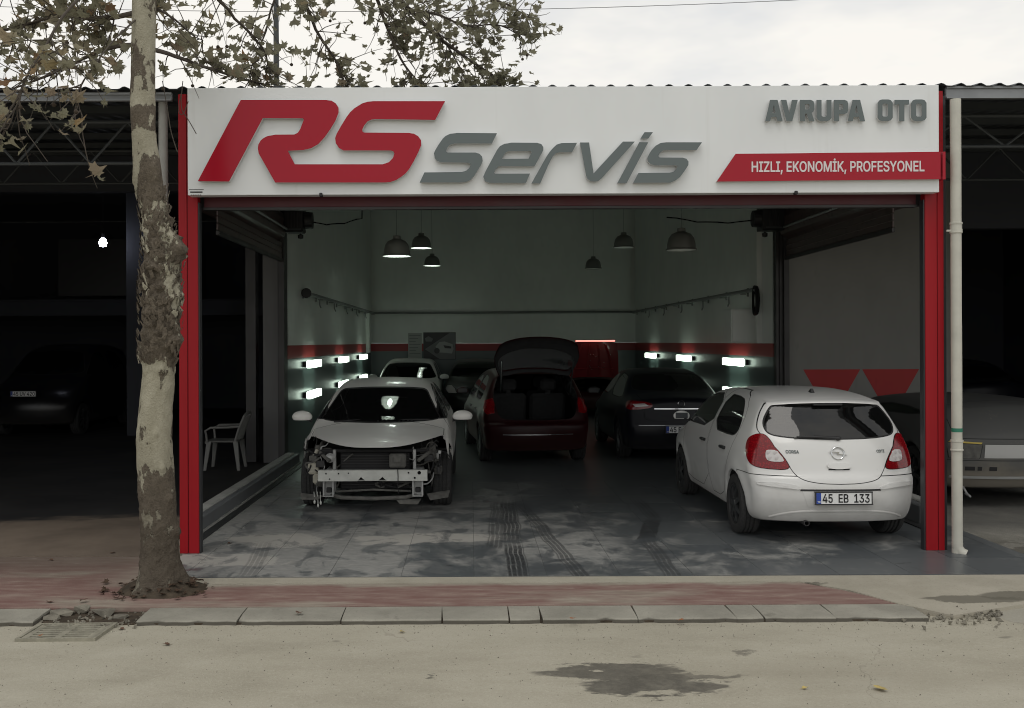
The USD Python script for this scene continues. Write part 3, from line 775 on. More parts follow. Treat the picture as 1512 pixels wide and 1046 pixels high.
def motor(x, sgn, label, lamp):
    m = xform('shutter_motor', label=label, cat='motor')
    y = D2 - 0.30
    put('housing', [bev(x, x + sgn * 0.30, y - 0.16, y + 0.16, 3.64, 4.02, 0.02)], 'black_metal', m)
    put('end_cap', [mov(rot(lathe([(0.0, 0), (0.13, 0), (0.14, 0.02), (0.13, 0.13), (0.0, 0.14)], 20), sgn * 90, [0, 1, 0]), x + sgn * 0.30, y, 3.83)], 'plastic_black', m)
    for z in (3.68, 3.985):
        put('bracket_plate', bx(x + sgn * 0.02, x + sgn * 0.27, y - 0.185, y - 0.162, z - 0.012, z + 0.012), 'truss_steel', m)
    put('cooling_fin', [bx(x + sgn * (0.06 + k * 0.05), x + sgn * (0.075 + k * 0.05), y - 0.176, y - 0.161, 3.71, 3.95) for k in range(4)], 'dark_frame', m)
    put('pull_knob', mov(lathe([(0, -0.06), (0.04, -0.05), (0.045, 0.0), (0, 0.03)], 14), x + sgn * 0.24, y, 3.60), 'plastic_black', m)
    c = [(x + sgn * 0.42, y, 3.80)]
    for f in np.linspace(0.05, 1, 9):
        c.append((x + sgn * (0.42 + 0.75 * f if sgn > 0 else 0.42 + 1.3 * f), y + 0.3 * f, 3.80 - 0.10 * math.sin(f * 3.1) * 0.6 + 0.11 * f + 0.01 * math.sin(f * 17)))
    if lamp: c.append((c[-1][0] + 0.005, c[-1][1], 4.25))
    put('cable', tube(c, 0.011, 6), 'rubber_black', m)
motor(-2.90, 1, 'black shutter motor at the top left of the hall opening', True)
motor(4.86, -1, 'black shutter motor at the top right of the hall opening', False)

# floor tracks along the side openings
t = xform('floor_track', label='pale capped threshold with dark strip along the left side opening', cat='threshold')
put('white_cap', bev(-2.93, -2.80, 10.0, D2 - 0.12, 0.03, 0.175, 0.012), 'sill_white', t)
put('grey_step', bev(-2.798, -2.72, 9.9, D2 - 0.12, 0.001, 0.16, 0.008), 'sill_grey', t)
put('light_edge', bx(-2.718, -2.70, 9.6, D2 - 0.12, 0.001, 0.03), 'sill_white', t)
put('dark_strip', bx(-2.698, -2.61, 9.3, D2 - 0.12, 0.001, 0.012), 'sill_dark', t)
t = xform('floor_track', label='pale capped threshold along the right side opening behind the white hatchback', cat='threshold')
put('white_cap', bev(4.76, 4.90, 10.4, D2 - 0.12, 0.03, 0.22, 0.012), 'sill_white', t)
put('grey_step', bev(4.66, 4.758, 10.2, D2 - 0.12, 0.001, 0.2, 0.012), 'sill_grey', t)
put('dark_strip', bx(4.56, 4.658, 9.9, D2 - 0.12, 0.001, 0.012), 'sill_dark', t)

# ------------------------------------------------------------------ wall lights, pendants, pipe, cabinet, posters
def wall_light(x, y, z, sgn, label):
    w = xform('wall_light', (None), (x, y, z), 0, label, 'wall light', 'long wall lights on the hall side walls')
    put('back_plate', bev(0.0, sgn * 0.05, -0.66, 0.66, -0.05, 0.05, 0.004) if sgn > 0 else bev(sgn * 0.05, 0.0, -0.66, 0.66, -0.05, 0.05, 0.004), 'dark_frame', w)
    put('diffuser', bev(min(sgn * 0.052, sgn * 0.14), max(sgn * 0.052, sgn * 0.14), -0.62, 0.62, -0.068, 0.068, 0.012), 'tube_light', w)
for side, X0, sgn in (('left', XL, 1), ('right', XR, -1)):
    for k, y in enumerate((18.1, 22.3, 26.4)):
        n = ('first', 'second', 'third')[k]
        wall_light(X0 + sgn * 0.003, y, 1.53, sgn, 'lit upper wall light on the %s hall wall, %s from the entrance' % (side, n))
        wall_light(X0 + sgn * 0.003, y, 0.98, sgn, 'lit lower wall light on the %s hall wall, %s from the entrance' % (side, n))

def pendant(px, pyb, D, dia, lit, label, cord_top=5.7):
    q = pt(px, pyb, D); r = dia / 2
    w = xform('pendant_lamp', None, q, 0, label, 'pendant lamp', 'bell pendant lamps hanging in the hall')
    prof = [(r * 1.06, 0.0), (r * 1.05, 0.02), (r * 0.97, 0.035), (r * 0.96, r * 0.45), (r * 0.86, r * 0.85), (r * 0.66, r * 1.12), (r * 0.36, r * 1.26), (r * 0.30, r * 1.28), (r * 0.28, r * 1.52), (r * 0.1, r * 1.56), (0.0, r * 1.56)]
    put('lamp_shade', lathe(prof, 32), 'lamp_shade_grey', w, smooth=40)
    inn = [(r * 1.03, 0.004), (r * 0.94, 0.03), (r * 0.93, r * 0.44), (r * 0.83, r * 0.82), (r * 0.63, r * 1.09), (0.0, r * 1.2)]
    put('reflector', lathe(inn, 24), 'lamp_inside', w, smooth=40)
    put('bulb', mov(lathe([(0, -0.09), (0.05, -0.075), (0.075, 0.0), (0.05, 0.08), (0.03, 0.15), (0, 0.16)], 16), 0, 0, r * 0.55), {2: 'bulb_light', 1: 'bulb_dim', 0: 'lamp_inside'}[lit], w, smooth=True)
    put('cord', tube([(0, 0, r * 1.55), (0, 0, cord_top - q[2])], 0.003, 5), 'truss_steel', w)
    return w
pendant(586, 379, 15.9, 0.44, 2, 'lit bell pendant lamp, largest on the left of the hall')
pendant(622, 367, 21.7, 0.44, 2, 'lit bell pendant lamp up behind the largest left one', 6.1)
pendant(638, 393, 27.0, 0.44, 2, 'lit bell pendant lamp, lowest of the three on the left', 6.4)
pendant(1006, 370, 15.9, 0.47, 1, 'dim bell pendant lamp, largest on the right of the hall')
pendant(921, 366, 21.7, 0.44, 1, 'dim bell pendant lamp showing only its lower rim', 6.1)
pendant(876, 397, 27.0, 0.44, 0, 'unlit bell pendant lamp fading into the back wall', 6.4)
def near_lamp(x, y, z, lit, label):
    a = pt(0, 0, y)
    w = pendant(VX + x / y * FPX, VY - (z - EYE) / y * FPX, y, 0.44, lit, label, 4.8)
near_lamp(-1.22, 13.9, 4.12, 2, 'lit bell pendant lamp under the canopy roof, hidden behind the sign')

pipe = xform('wall_pipe', label='grey compressed air pipe running around the hall walls', cat='pipe')
for P in ([(XL + 0.09, 17.3, 2.79), (XL + 0.09, D3 - 0.09, 2.79)], [(XL + 0.09, D3 - 0.085, 2.79), (XR - 0.09, D3 - 0.085, 2.79)], [(XR - 0.09, D3 - 0.09, 2.79), (XR - 0.09, 16.7, 2.79)]):
    put('pipe_run', tube(P, 0.034, 10), 'pipe_wall_grey', pipe, smooth=40)
for y in np.arange(17.4, 29, 1.45):
    for X0, s in ((XL, 1), (XR, -1)):
        put('bracket', [bx(X0 + s * 0.002, X0 + s * 0.03, y - 0.015, y + 0.015, 2.70, 2.85), bx(X0 + s * 0.05, X0 + s * 0.15, y - 0.012, y + 0.012, 2.735, 2.752)], 'pipe_wall_grey', pipe)
for y in np.arange(18.4, 28, 2.05):
    put('drop_valve', tube([(XR - 0.09, y, 2.75), (XR - 0.09, y, 2.62), (XR - 0.12, y - 0.03, 2.56)], 0.014, 6), 'pipe_wall_grey', pipe)
    put('drop_valve', tube([(XL + 0.09, y + 0.4, 2.75), (XL + 0.09, y + 0.4, 2.64), (XL + 0.12, y + 0.37, 2.58)], 0.014, 6), 'pipe_wall_grey', pipe)
put('end_flange', [mov(rot(lathe([(0, 0), (0.09, 0), (0.09, 0.03), (0, 0.03)], 14), 90, [1, 0, 0]), XL + 0.09, 17.3, 2.79)], 'dark_frame', pipe)
a = np.linspace(0, 4 * np.pi, 60)
hose = np.stack([XR - 0.10 + 0.02 * np.sin(a * 0.5), 16.65 + 0.13 * np.cos(a), 2.60 + 0.24 * np.sin(a)], 1)
put('hose_coil', tube(hose, 0.02, 8), 'rubber_black', None, label='black air hose coiled on the right hall wall at the pipe end', cat='hose')
cab = xform('wall_cabinet', label='grey painted cabinet on the right hall wall below the pipe', cat='cabinet')
put('box', bev(XR - 0.45, XR - 0.002, 16.9, 17.5, 1.88, 2.47, 0.01), 'white_wall', cab)
put('door', bev(XR - 0.43, XR - 0.03, 16.88, 16.899, 1.90, 2.45, 0.005), 'white_wall', cab)
put('trunking', bx(XR - 0.09, XR - 0.002, 16.60, 16.7, 1.875, 4.0), 'white_wall', None, label='white cable trunking running up the right hall wall', cat='trunking')
drop = xform('steel_downpipe', label='pale upright duct in the left back corner of the hall wall', cat='duct')
put('duct', bx(XL + 0.003, XL + 0.10, 27.9, 28.3, 1.62, 2.74), 'white_wall', drop)

plain('paper_white', (0.42, 0.43, 0.41), 0.7, var=0.06)
plain('poster_dark', (0.02, 0.024, 0.026), 0.35)
plain('poster_grey', (0.16, 0.17, 0.17), 0.35)
plain('poster_pale', (0.42, 0.44, 0.43), 0.35)
def board(px0, px1, pyt, pyb, D): 
    a, b = pt(px0, pyt, D), pt(px1, pyb, D)
    return a[0], b[0], b[2], a[2]
x0, x1, z0, z1 = board(602.5, 623, 492, 530, D3)
n = xform('notice_sheet', label='pale printed notice sheet beside the dark poster on the back wall', cat='notice')
put('paper', bx(x0, x1, D3 - 0.012, D3 - 0.004, z0, z1), 'paper_white', n)
put('print_lines', [bx(x0 + 0.04, x1 - 0.04 - 0.07 * (k % 3), D3 - 0.014, D3 - 0.0125, z1 - 0.09 - k * 0.09, z1 - 0.072 - k * 0.09) for k in range(7)], 'poster_grey', n)
x0, x1, z0, z1 = board(625, 673, 491, 531, D3)
n = xform('car_poster', label='dark poster with a pale car picture on the back wall', cat='poster')
put('sheet', bx(x0, x1, D3 - 0.014, D3 - 0.004, z0, z1), 'poster_dark', n)
w, h = x1 - x0, z1 - z0
def pp(pts): return extr(Polygon([(x0 + a * w, z1 - b * h) for a, b in pts]), D3 - 0.017, D3 - 0.0155)
put('picture_ground', pp([(0.82, 0.02), (0.98, 0.02), (0.98, 0.98), (0.5, 0.98), (0.05, 0.62)]), 'poster_grey', n)
put('picture_car', extr(Polygon([(x0 + a * w, z1 - b * h) for a, b in [(0.38, 0.52), (0.5, 0.36), (0.66, 0.34), (0.9, 0.44), (0.93, 0.62), (0.88, 0.78), (0.5, 0.74), (0.42, 0.66)]]), D3 - 0.020, D3 - 0.0185), 'poster_pale', n)
put('picture_wheel', extr(Point(x0 + 0.42 * w, z1 - 0.68 * h).buffer(0.085), D3 - 0.023, D3 - 0.0215), 'poster_dark', n)
put('picture_lamp', extr(Polygon([(x0 + a * w, z1 - b * h) for a, b in [(0.62, 0.47), (0.86, 0.52), (0.86, 0.60), (0.66, 0.58)]]), D3 - 0.023, D3 - 0.0215), 'poster_dark', n)
put('picture_car', extr(Polygon([(x0 + a * w, z1 - b * h) for a, b in [(0.05, 0.22), (0.16, 0.14), (0.3, 0.24), (0.26, 0.34), (0.08, 0.34)]]), D3 - 0.020, D3 - 0.0185), 'poster_grey', n)

# ------------------------------------------------------------------ downpipes at the portal
plain('pipe_cream', (0.50, 0.49, 0.43), 0.45, var=0.1, scale=5)
plain('pipe_grey', (0.30, 0.30, 0.28), 0.5, var=0.12, scale=5)
plain('tape_green', (0.02, 0.16, 0.10), 0.5)
def downpipe(px, pyt, pyb, D, r, mat, label, elbow, joints):
    a, b = pt(px, pyt, D), pt(px + 3, pyb, D)
    d = xform('downpipe', label=label, cat='downpipe')
    z0 = max(b[2], 0.0)
    put('pipe', lathe([(r - 0.004, z0), (r, z0), (r, a[2]), (r - 0.004, a[2])], 24).apply_translation([b[0], D, 0]), mat, d, smooth=40)
    for jz in joints:
        z = pt(px, jz, D)[2]
        put('socket', mov(lathe([(r, -0.05), (r + 0.009, -0.045), (r + 0.009, -0.035), (r + 0.004, -0.03), (r + 0.004, 0.03), (r + 0.009, 0.035), (r + 0.009, 0.05), (r, 0.052)], 24), b[0], D, z), mat, d, smooth=40)
    return d, b[0]
dr, xr_ = downpipe(1410.5, 147, 818, 8.85, 0.046, 'pipe_cream', 'cream plastic downpipe with a green tape band beside the right post', True, (337, 658))
z = pt(1411, 341, 8.85)[2]
put('clamp', [mov(lathe([(0.046, -0.012), (0.054, -0.012), (0.054, 0.012), (0.046, 0.012)], 20), xr_, 8.85, z), bx(xr_ - 0.085, xr_ - 0.05, 8.84, 8.86, z - 0.008, z + 0.008)], 'pipe_cream', dr)
z = pt(1411, 635, 8.85)[2]
put('green_tape', mov(lathe([(0.046, -0.017), (0.0475, -0.017), (0.0475, 0.017), (0.046, 0.017)], 24), xr_, 8.85, z), 'tape_green', dr, smooth=40)
el = tube([(xr_, 8.85, 0.09), (xr_, 8.85, 0.05), (xr_ + 0.02, 8.84, 0.015), (xr_ + 0.035, 8.83, 0.0), (xr_ + 0.06, 8.815, -0.012)], 0.048, 16)
put('elbow', el, 'pipe_cream', dr, smooth=40)
dv = np.array([0.05, -0.03, -0.02]); dv = dv / np.linalg.norm(dv)
put('outlet_mouth', tube([np.array([xr_ + 0.06, 8.815, -0.012]) + dv * 0.001, np.array([xr_ + 0.06, 8.815, -0.012]) + dv * 0.006], 0.043, 16), 'ink_black', dr)
put('rear_pipe', mov(lathe([(0.03, 0.02), (0.032, 0.02), (0.032, 3.75), (0.03, 3.75)], 14), xr_ - 0.085, 8.99, 0), 'zinc', dr, smooth=40)
dl, xl_ = downpipe(240.5, 149, 790, 9.05, 0.042, 'pipe_grey', 'grey downpipe between the plane tree and the left red post', False, (330,))
put('base_collar', mov(lathe([(0.042, 0.0), (0.055, 0.0), (0.055, 0.08), (0.042, 0.085)], 18), xl_, 9.05, 0.0), 'pipe_grey', dl)

# white plastic chair in the left opening
ch = xform('plastic_chair', None, (-3.75, 15.0, 0), 0, 'white plastic chair inside the left side opening', 'chair')
put('seat', [bev(-0.24, 0.22, -0.22, 0.22, 0.42, 0.445, 0.01), bev(-0.26, -0.235, -0.22, 0.22, 0.40, 0.445, 0.008)], 'chair_white', ch)
for sx in (-1, 1):
    for sy in (-1, 1):
        put('leg', trimesh.convex.convex_hull([(sx * 0.20 + dx, sy * 0.19 + dy, 0.43) for dx in (-0.035, 0.035) for dy in (-0.03, 0.03)] + [(sx * 0.255 + dx, sy * 0.235 + dy, 0.0) for dx in (-0.02, 0.02) for dy in (-0.018, 0.018)]), 'chair_white', ch)
bk = []
for k in range(5):
    y = -0.18 + k * 0.09
    bk.append(tube([(0.20, y, 0.44), (0.25, y, 0.62), (0.33, y * 0.95, 0.80)], 0.014, 6))
bk.append(tube([(0.20, -0.22, 0.44), (0.26, -0.225, 0.64), (0.335, -0.20, 0.82), (0.35, -0.1, 0.855), (0.352, 0.1, 0.855), (0.335, 0.20, 0.82), (0.26, 0.225, 0.64), (0.20, 0.22, 0.44)], 0.02, 8))
put('backrest', bk, 'chair_white', ch)
for sy in (-1, 1):
    put('armrest', tube([(-0.22, sy * 0.23, 0.43), (-0.24, sy * 0.25, 0.60), (-0.16, sy * 0.255, 0.645), (0.10, sy * 0.25, 0.65), (0.27, sy * 0.225, 0.66)], 0.018, 8), 'chair_white', ch)

# cold bulb in the left hall
q = pt(152, 359, 20.0)
hb = xform('hanging_bulb', None, q, 0, 'glaring cold white bulb hanging in the dark left hall', 'bulb')
put('glass_bulb', lathe([(0, -0.085), (0.06, -0.07), (0.085, 0.0), (0.06, 0.07), (0.035, 0.1), (0, 0.1)], 16), 'cold_bulb', hb, smooth=True)
put('holder', lathe([(0, 0.1), (0.035, 0.1), (0.035, 0.2), (0, 0.21)], 12), 'plastic_black', hb)
put('cord', tube([(0, 0, 0.2), (0, 0, 5.48 - q[2])], 0.007, 5), 'rubber_black', hb)
# ------------------------------------------------------------------ car materials
def paint(name, color, rough=0.35, coat=0.45, dirt=0.12, spec=0.5):
    g = G()
    p = g.obj()
    n = g.noise(p, 3.0, 5.0, 0.65); f = g.noise(p, 45.0, 3.0, 0.7)
    z = g('separate_xyz', vector=p).z
    low = g.step(z + (n - 0.5) * 0.35, 0.62, 0.18, 0, 1.0)
    d = g.max(low * 0.35 * dirt / 0.12, g.step(f * 0.5 + n * 0.5, 0.55, 0.75, 0, dirt))
    c = g.mix(d, color, (0.16, 0.145, 0.12))
    return g.make(name, g.principled(base_color=c, roughness=g.step(d, 0, 0.4, rough, 0.7), coat_weight=coat, coat_roughness=0.05, specular_ior_level=spec))
paint('paint_white', (0.70, 0.70, 0.685), 0.3, 0.6, 0.17)
paint('paint_white_warm', (0.74, 0.735, 0.70))
paint('paint_red', (0.020, 0.0015, 0.0025), 0.34, 0.0, 0.03, 0.22)
paint('paint_navy', (0.005, 0.006, 0.010), 0.34, 0.0, 0.03, 0.25)
paint('paint_black', (0.005, 0.005, 0.006), 0.3, 0.0, 0.04)
paint('primer_grey', (0.075, 0.076, 0.074), 0.6, 0.0, 0.6)
paint('primer_dark', (0.03, 0.03, 0.032), 0.6, 0.1, 0.4)
paint('panel_white', (0.42, 0.42, 0.41), 0.5, 0.1, 0.3)
def glass(name, tint, refl=1.0):
    g = G()
    fr = g('fresnel', IOR=1.5).fac
    g.make(name, g('mix_closure', fac=g.step(fr * refl, 0.0, 1.0, 0.05, 1.0), closure1=g('transparent_bsdf', color=tint).BSDF, closure2=g('mix_closure', fac=0.85, closure1=g('diffuse_bsdf', color=(0.22, 0.23, 0.23)).BSDF, closure2=g('glossy_bsdf', color=(1.0, 1.0, 1.0), roughness=0.03).BSDF).closure).closure)
glass('window_glass', (0.42, 0.46, 0.45))
glass('tinted_glass', (0.16, 0.18, 0.18))
plain('car_rubber', (0.012, 0.012, 0.012), 0.6)
plain('car_plastic', (0.022, 0.022, 0.023), 0.55, var=0.2, scale=20)
plain('car_cabin', (0.02, 0.021, 0.022), 0.8, var=0.2, scale=8)
plain('car_seat', (0.022, 0.023, 0.024), 0.85, var=0.2, scale=20)
plain('car_underside', (0.015, 0.015, 0.015), 0.9)
plain('chrome', (0.65, 0.66, 0.67), 0.12, metal=1.0)
plain('mirror_dark', (0.05, 0.055, 0.06), 0.15)
plain('lamp_clear', (0.55, 0.52, 0.52), 0.12, coat=0.6)
plain('reflector_white', (0.60, 0.58, 0.57), 0.2, coat=0.5)
plain('plate_white', (0.70, 0.71, 0.70), 0.4)
plain('plate_blue', (0.02, 0.06, 0.32), 0.4)
plain('alloy', (0.30, 0.31, 0.32), 0.3, metal=0.8)
plain('rim_black', (0.02, 0.021, 0.022), 0.4, coat=0.3)
plain('raw_metal', (0.36, 0.365, 0.36), 0.42, metal=0.3, var=0.15)
plain('beam_white', (0.50, 0.51, 0.48), 0.45, var=0.12, scale=10)
plain('dusty_plastic', (0.10, 0.098, 0.09), 0.8, var=0.4, scale=14)
plain('reservoir', (0.45, 0.43, 0.36), 0.6, var=0.15, scale=12)
plain('sealant_yellow', (0.5, 0.38, 0.08), 0.6)
g = G(); p = g.obj()
cellv = g('voronoi_texture', feature='f1', vector=p, scale=55.0).distance
g.make('lamp_red', g.principled(base_color=g.mix(g.step(cellv, 0.1, 0.6), (0.30, 0.006, 0.010), (0.16, 0.003, 0.006)), roughness=0.15, coat_weight=0.2, coat_roughness=0.03, specular_ior_level=0.5))
g = G(); p = g.obj()
t_ = g.noise(p, 60.0, 2.0)
g.make('tyre', g.principled(base_color=g.ramp(t_, (0.3, (0.014, 0.014, 0.0145)), (0.7, (0.034, 0.034, 0.033))), roughness=0.85))

# ------------------------------------------------------------------ car shells from a smooth field
def poly_sdf(q, P):
    P = np.asarray(P, float)
    d = np.full(len(q), 1e9); inside = np.zeros(len(q), bool)
    for a, b in zip(P, np.roll(P, -1, 0)):
        e = b - a; w = q - a
        t = np.clip((w @ e) / max(e @ e, 1e-12), 0, 1)
        d = np.minimum(d, ((w - t[:, None] * e) ** 2).sum(1))
        c = (a[1] > q[:, 1]) != (b[1] > q[:, 1])
        with np.errstate(divide='ignore', invalid='ignore'):
            x = a[0] + (q[:, 1] - a[1]) * e[0] / (e[1] if e[1] else 1e-12)
        inside ^= c & (q[:, 0] < x)
    d = np.sqrt(d)
    return np.where(inside, -d, d)


def smax(a, b, k):
    h = np.maximum(k - np.abs(a - b), 0) / k
    return np.maximum(a, b) + h * h * k * 0.25


class Shell:
    def __init__(s, profile, width, taper, wheels, R, bow_r=0.2, bow_f=0.3, crown=0.045, k=0.09, well_x=0.55, bow_p=2.4):
        s.__dict__.update(wheels=wheels, R=R, bow_r=bow_r, bow_f=bow_f, crown=crown, k=k, well_x=well_x, bow_p=bow_p)
        s.prof = chaikin(profile, 2)
        s.y0, s.z0, s.h = -2.9, -0.3, 0.012
        ys, zs = np.arange(s.y0, 2.9, s.h), np.arange(s.z0, 2.0, s.h)
        Yg, Zg = np.meshgrid(ys, zs, indexing='ij')
        s.grid = poly_sdf(np.stack([Yg.ravel(), Zg.ravel()], 1), s.prof).reshape(Yg.shape)
        from scipy.interpolate import PchipInterpolator
        w = np.array(width, float); t = np.array(taper, float)
        s.W = PchipInterpolator(w[:, 0], w[:, 1]); s.T = PchipInterpolator(t[:, 0], t[:, 1])
        s.zlim, s.ylim = (w[0, 0], w[-1, 0]), (t[0, 0], t[-1, 0])
        s.L = s.prof[:, 0].max()

    def __call__(s, p):
        x, y, z = np.abs(p[:, 0]), p[:, 1], p[:, 2]
        q = (x / 0.85) ** s.bow_p
        yr = np.clip((-0.6 - y) / 1.0, 0, 1); yf = np.clip((y - 0.3) / 1.0, 0, 1)
        ye = y - s.bow_r * q * yr * yr * (3 - 2 * yr) + s.bow_f * q * yf * yf * (3 - 2 * yf)
        ze = z + s.crown * (x / 0.7) ** 2 * np.clip((z - 0.55) / 0.3, 0, 1)
        f1 = map_coordinates(s.grid, [(ye - s.y0) / s.h, (ze - s.z0) / s.h], order=1, mode='nearest')
        w = s.W(np.clip(z, *s.zlim)) * s.T(np.clip(y, *s.ylim))
        for yw in s.wheels:
            r = np.hypot(y - yw, z - s.R)
            w = w + 0.018 * np.exp(-((r - s.R - 0.07) / 0.075) ** 2) * np.clip((z - 0.15) / 0.2, 0, 1)
        f2 = (x - w) * 0.93
        f = smax(f1, f2, s.k)
        for yw in s.wheels:
            r = np.hypot(y - yw, z - s.R)
            f = np.maximum(f, -np.maximum(r - (s.R + 0.045), s.well_x - x))
        return f

    def grad(s, p, e=0.006):
        g = np.stack([s(p + d) - s(p - d) for d in np.eye(3) * e], 1)
        return g / np.maximum(np.linalg.norm(g, axis=1, keepdims=True), 1e-9)

    def mesh(s, h=0.024):
        """Surface nets of half the car, projected on the field, mirrored."""
        xs = np.arange(-h * 0.5, 1.05, h); ys = np.arange(s.prof[:, 0].min() - 0.06, s.prof[:, 0].max() + 0.08, h); zs = np.arange(s.prof[:, 1].min() - 0.06, s.prof[:, 1].max() + 0.08, h)
        n = (len(xs), len(ys), len(zs))
        A = np.stack(np.meshgrid(xs, ys, zs, indexing='ij'), -1)
        v = s(A.reshape(-1, 3)).reshape(n)
        ins = v < 0
        m = tuple(k - 1 for k in n)
        acc, cnt = np.zeros(m + (3,)), np.zeros(m)
        corner = lambda o: v[o[0]:o[0] + m[0], o[1]:o[1] + m[1], o[2]:o[2] + m[2]]
        for ax in range(3):
            for o in np.ndindex(2, 2, 2):
                if o[ax]: continue
                o2 = list(o); o2[ax] = 1
                a, b = corner(o), corner(o2)
                hit = (a < 0) != (b < 0)
                t = np.where(hit, a / np.where(a == b, 1, a - b), 0)
                w = np.zeros(m + (3,)); w[...] = o; w[..., ax] += t
                acc += np.where(hit[..., None], w, 0); cnt += hit
        act = cnt > 0
        idx = np.full(m, -1); idx[act] = np.arange(act.sum())
        V = (np.argwhere(act) + acc[act] / cnt[act][:, None]) * h + [xs[0], ys[0], zs[0]]
        F = []
        for ax in range(3):
            b, c = (ax + 1) % 3, (ax + 2) % 3
            lo = [slice(None)] * 3; hi = [slice(None)] * 3
            lo[ax], hi[ax] = slice(0, -1), slice(1, None)
            a0, a1 = ins[tuple(lo)], ins[tuple(hi)]
            e = np.argwhere(a0 != a1)
            e = e[(e[:, b] > 0) & (e[:, c] > 0) & (e[:, b] < n[b] - 1) & (e[:, c] < n[c] - 1)]
            flip = ~a0[tuple(e.T)]
            qd = []
            for db, dc in ((0, 0), (1, 0), (1, 1), (0, 1)):
                k = e.copy(); k[:, b] -= db; k[:, c] -= dc
                qd.append(idx[tuple(k.T)])
            qd = np.stack(qd, 1)
            qd[flip] = qd[flip][:, ::-1]
            F.append(qd)
        F = np.vstack(F)
        F = F[(F >= 0).all(1)]
        for _ in range(4):
            g = s.grad(V); V = V - np.clip(s(V), -0.02, 0.02)[:, None] * g * 0.9
        V[:, 0] = np.where(V[:, 0] < h * 0.6, 0.0, V[:, 0])
        T = np.vstack([F[:, [0, 1, 2]], F[:, [0, 2, 3]]])
        N = s.grad(V)
        N[V[:, 0] == 0, 0] = 0
        V2, N2 = V * [-1, 1, 1], N * [-1, 1, 1]
        return np.vstack([V, V2]), np.vstack([T, T[:, ::-1] + len(V)]), np.vstack([N, N2])


def cut(M, fld):
    """Splits (V, T, N) along fld = 0: the negative part and the positive part."""
    V, T, N = M
    if len(T) == 0: return M, M
    f = fld(V) if callable(fld) else fld
    f = np.where(np.abs(f) < 1e-7, 1e-7, f)
    out = []
    sgn = f[T] < 0
    cnt = sgn.sum(1)
    neg, pos = [T[cnt == 3]], [T[cnt == 0]]
    nv, nn, memo = [V], [N], {}
    ext, extn, base = [], [], len(V)
    def mid(a, b):
        k = (a, b) if a < b else (b, a)
        if k not in memo:
            a, b = k
            t = f[a] / (f[a] - f[b])
            ext.append(V[a] + t * (V[b] - V[a])); extn.append(N[a] + t * (N[b] - N[a]))
            memo[k] = base + len(ext) - 1
        return memo[k]
    ne, po = [], []
    for tri, sg in zip(T[(cnt == 1) | (cnt == 2)], sgn[(cnt == 1) | (cnt == 2)]):
        lone = int(np.argmax(sg)) if sg.sum() == 1 else int(np.argmin(sg))
        a, b, c = tri[lone], tri[(lone + 1) % 3], tri[(lone + 2) % 3]
        ab, ac = mid(a, b), mid(a, c)
        one, two = (ne, po) if sg.sum() == 1 else (po, ne)
        one.append((a, ab, ac)); two += [(ab, b, c), (ab, c, ac)]
    V = np.vstack([V] + ([np.array(ext)] if ext else []))
    N = np.vstack([N] + ([np.array(extn)] if ext else []))
    def pack(a, b):
        t = np.vstack([a[0]] + ([np.array(b)] if b else [])).astype(int)
        u, inv = np.unique(t, return_inverse=True)
        n_ = N[u]; n_ = n_ / np.maximum(np.linalg.norm(n_, axis=1, keepdims=True), 1e-9)
        return V[u], inv.reshape(-1, 3), n_
    return pack(neg, ne), pack(pos, po)


def psheet(name, M, mat, parent, off=0.0, label=None):
    V, T, N = M
    if len(T) == 0: return None
    return put(name, (V + N * off, T), mat, parent, normals=N, label=label)


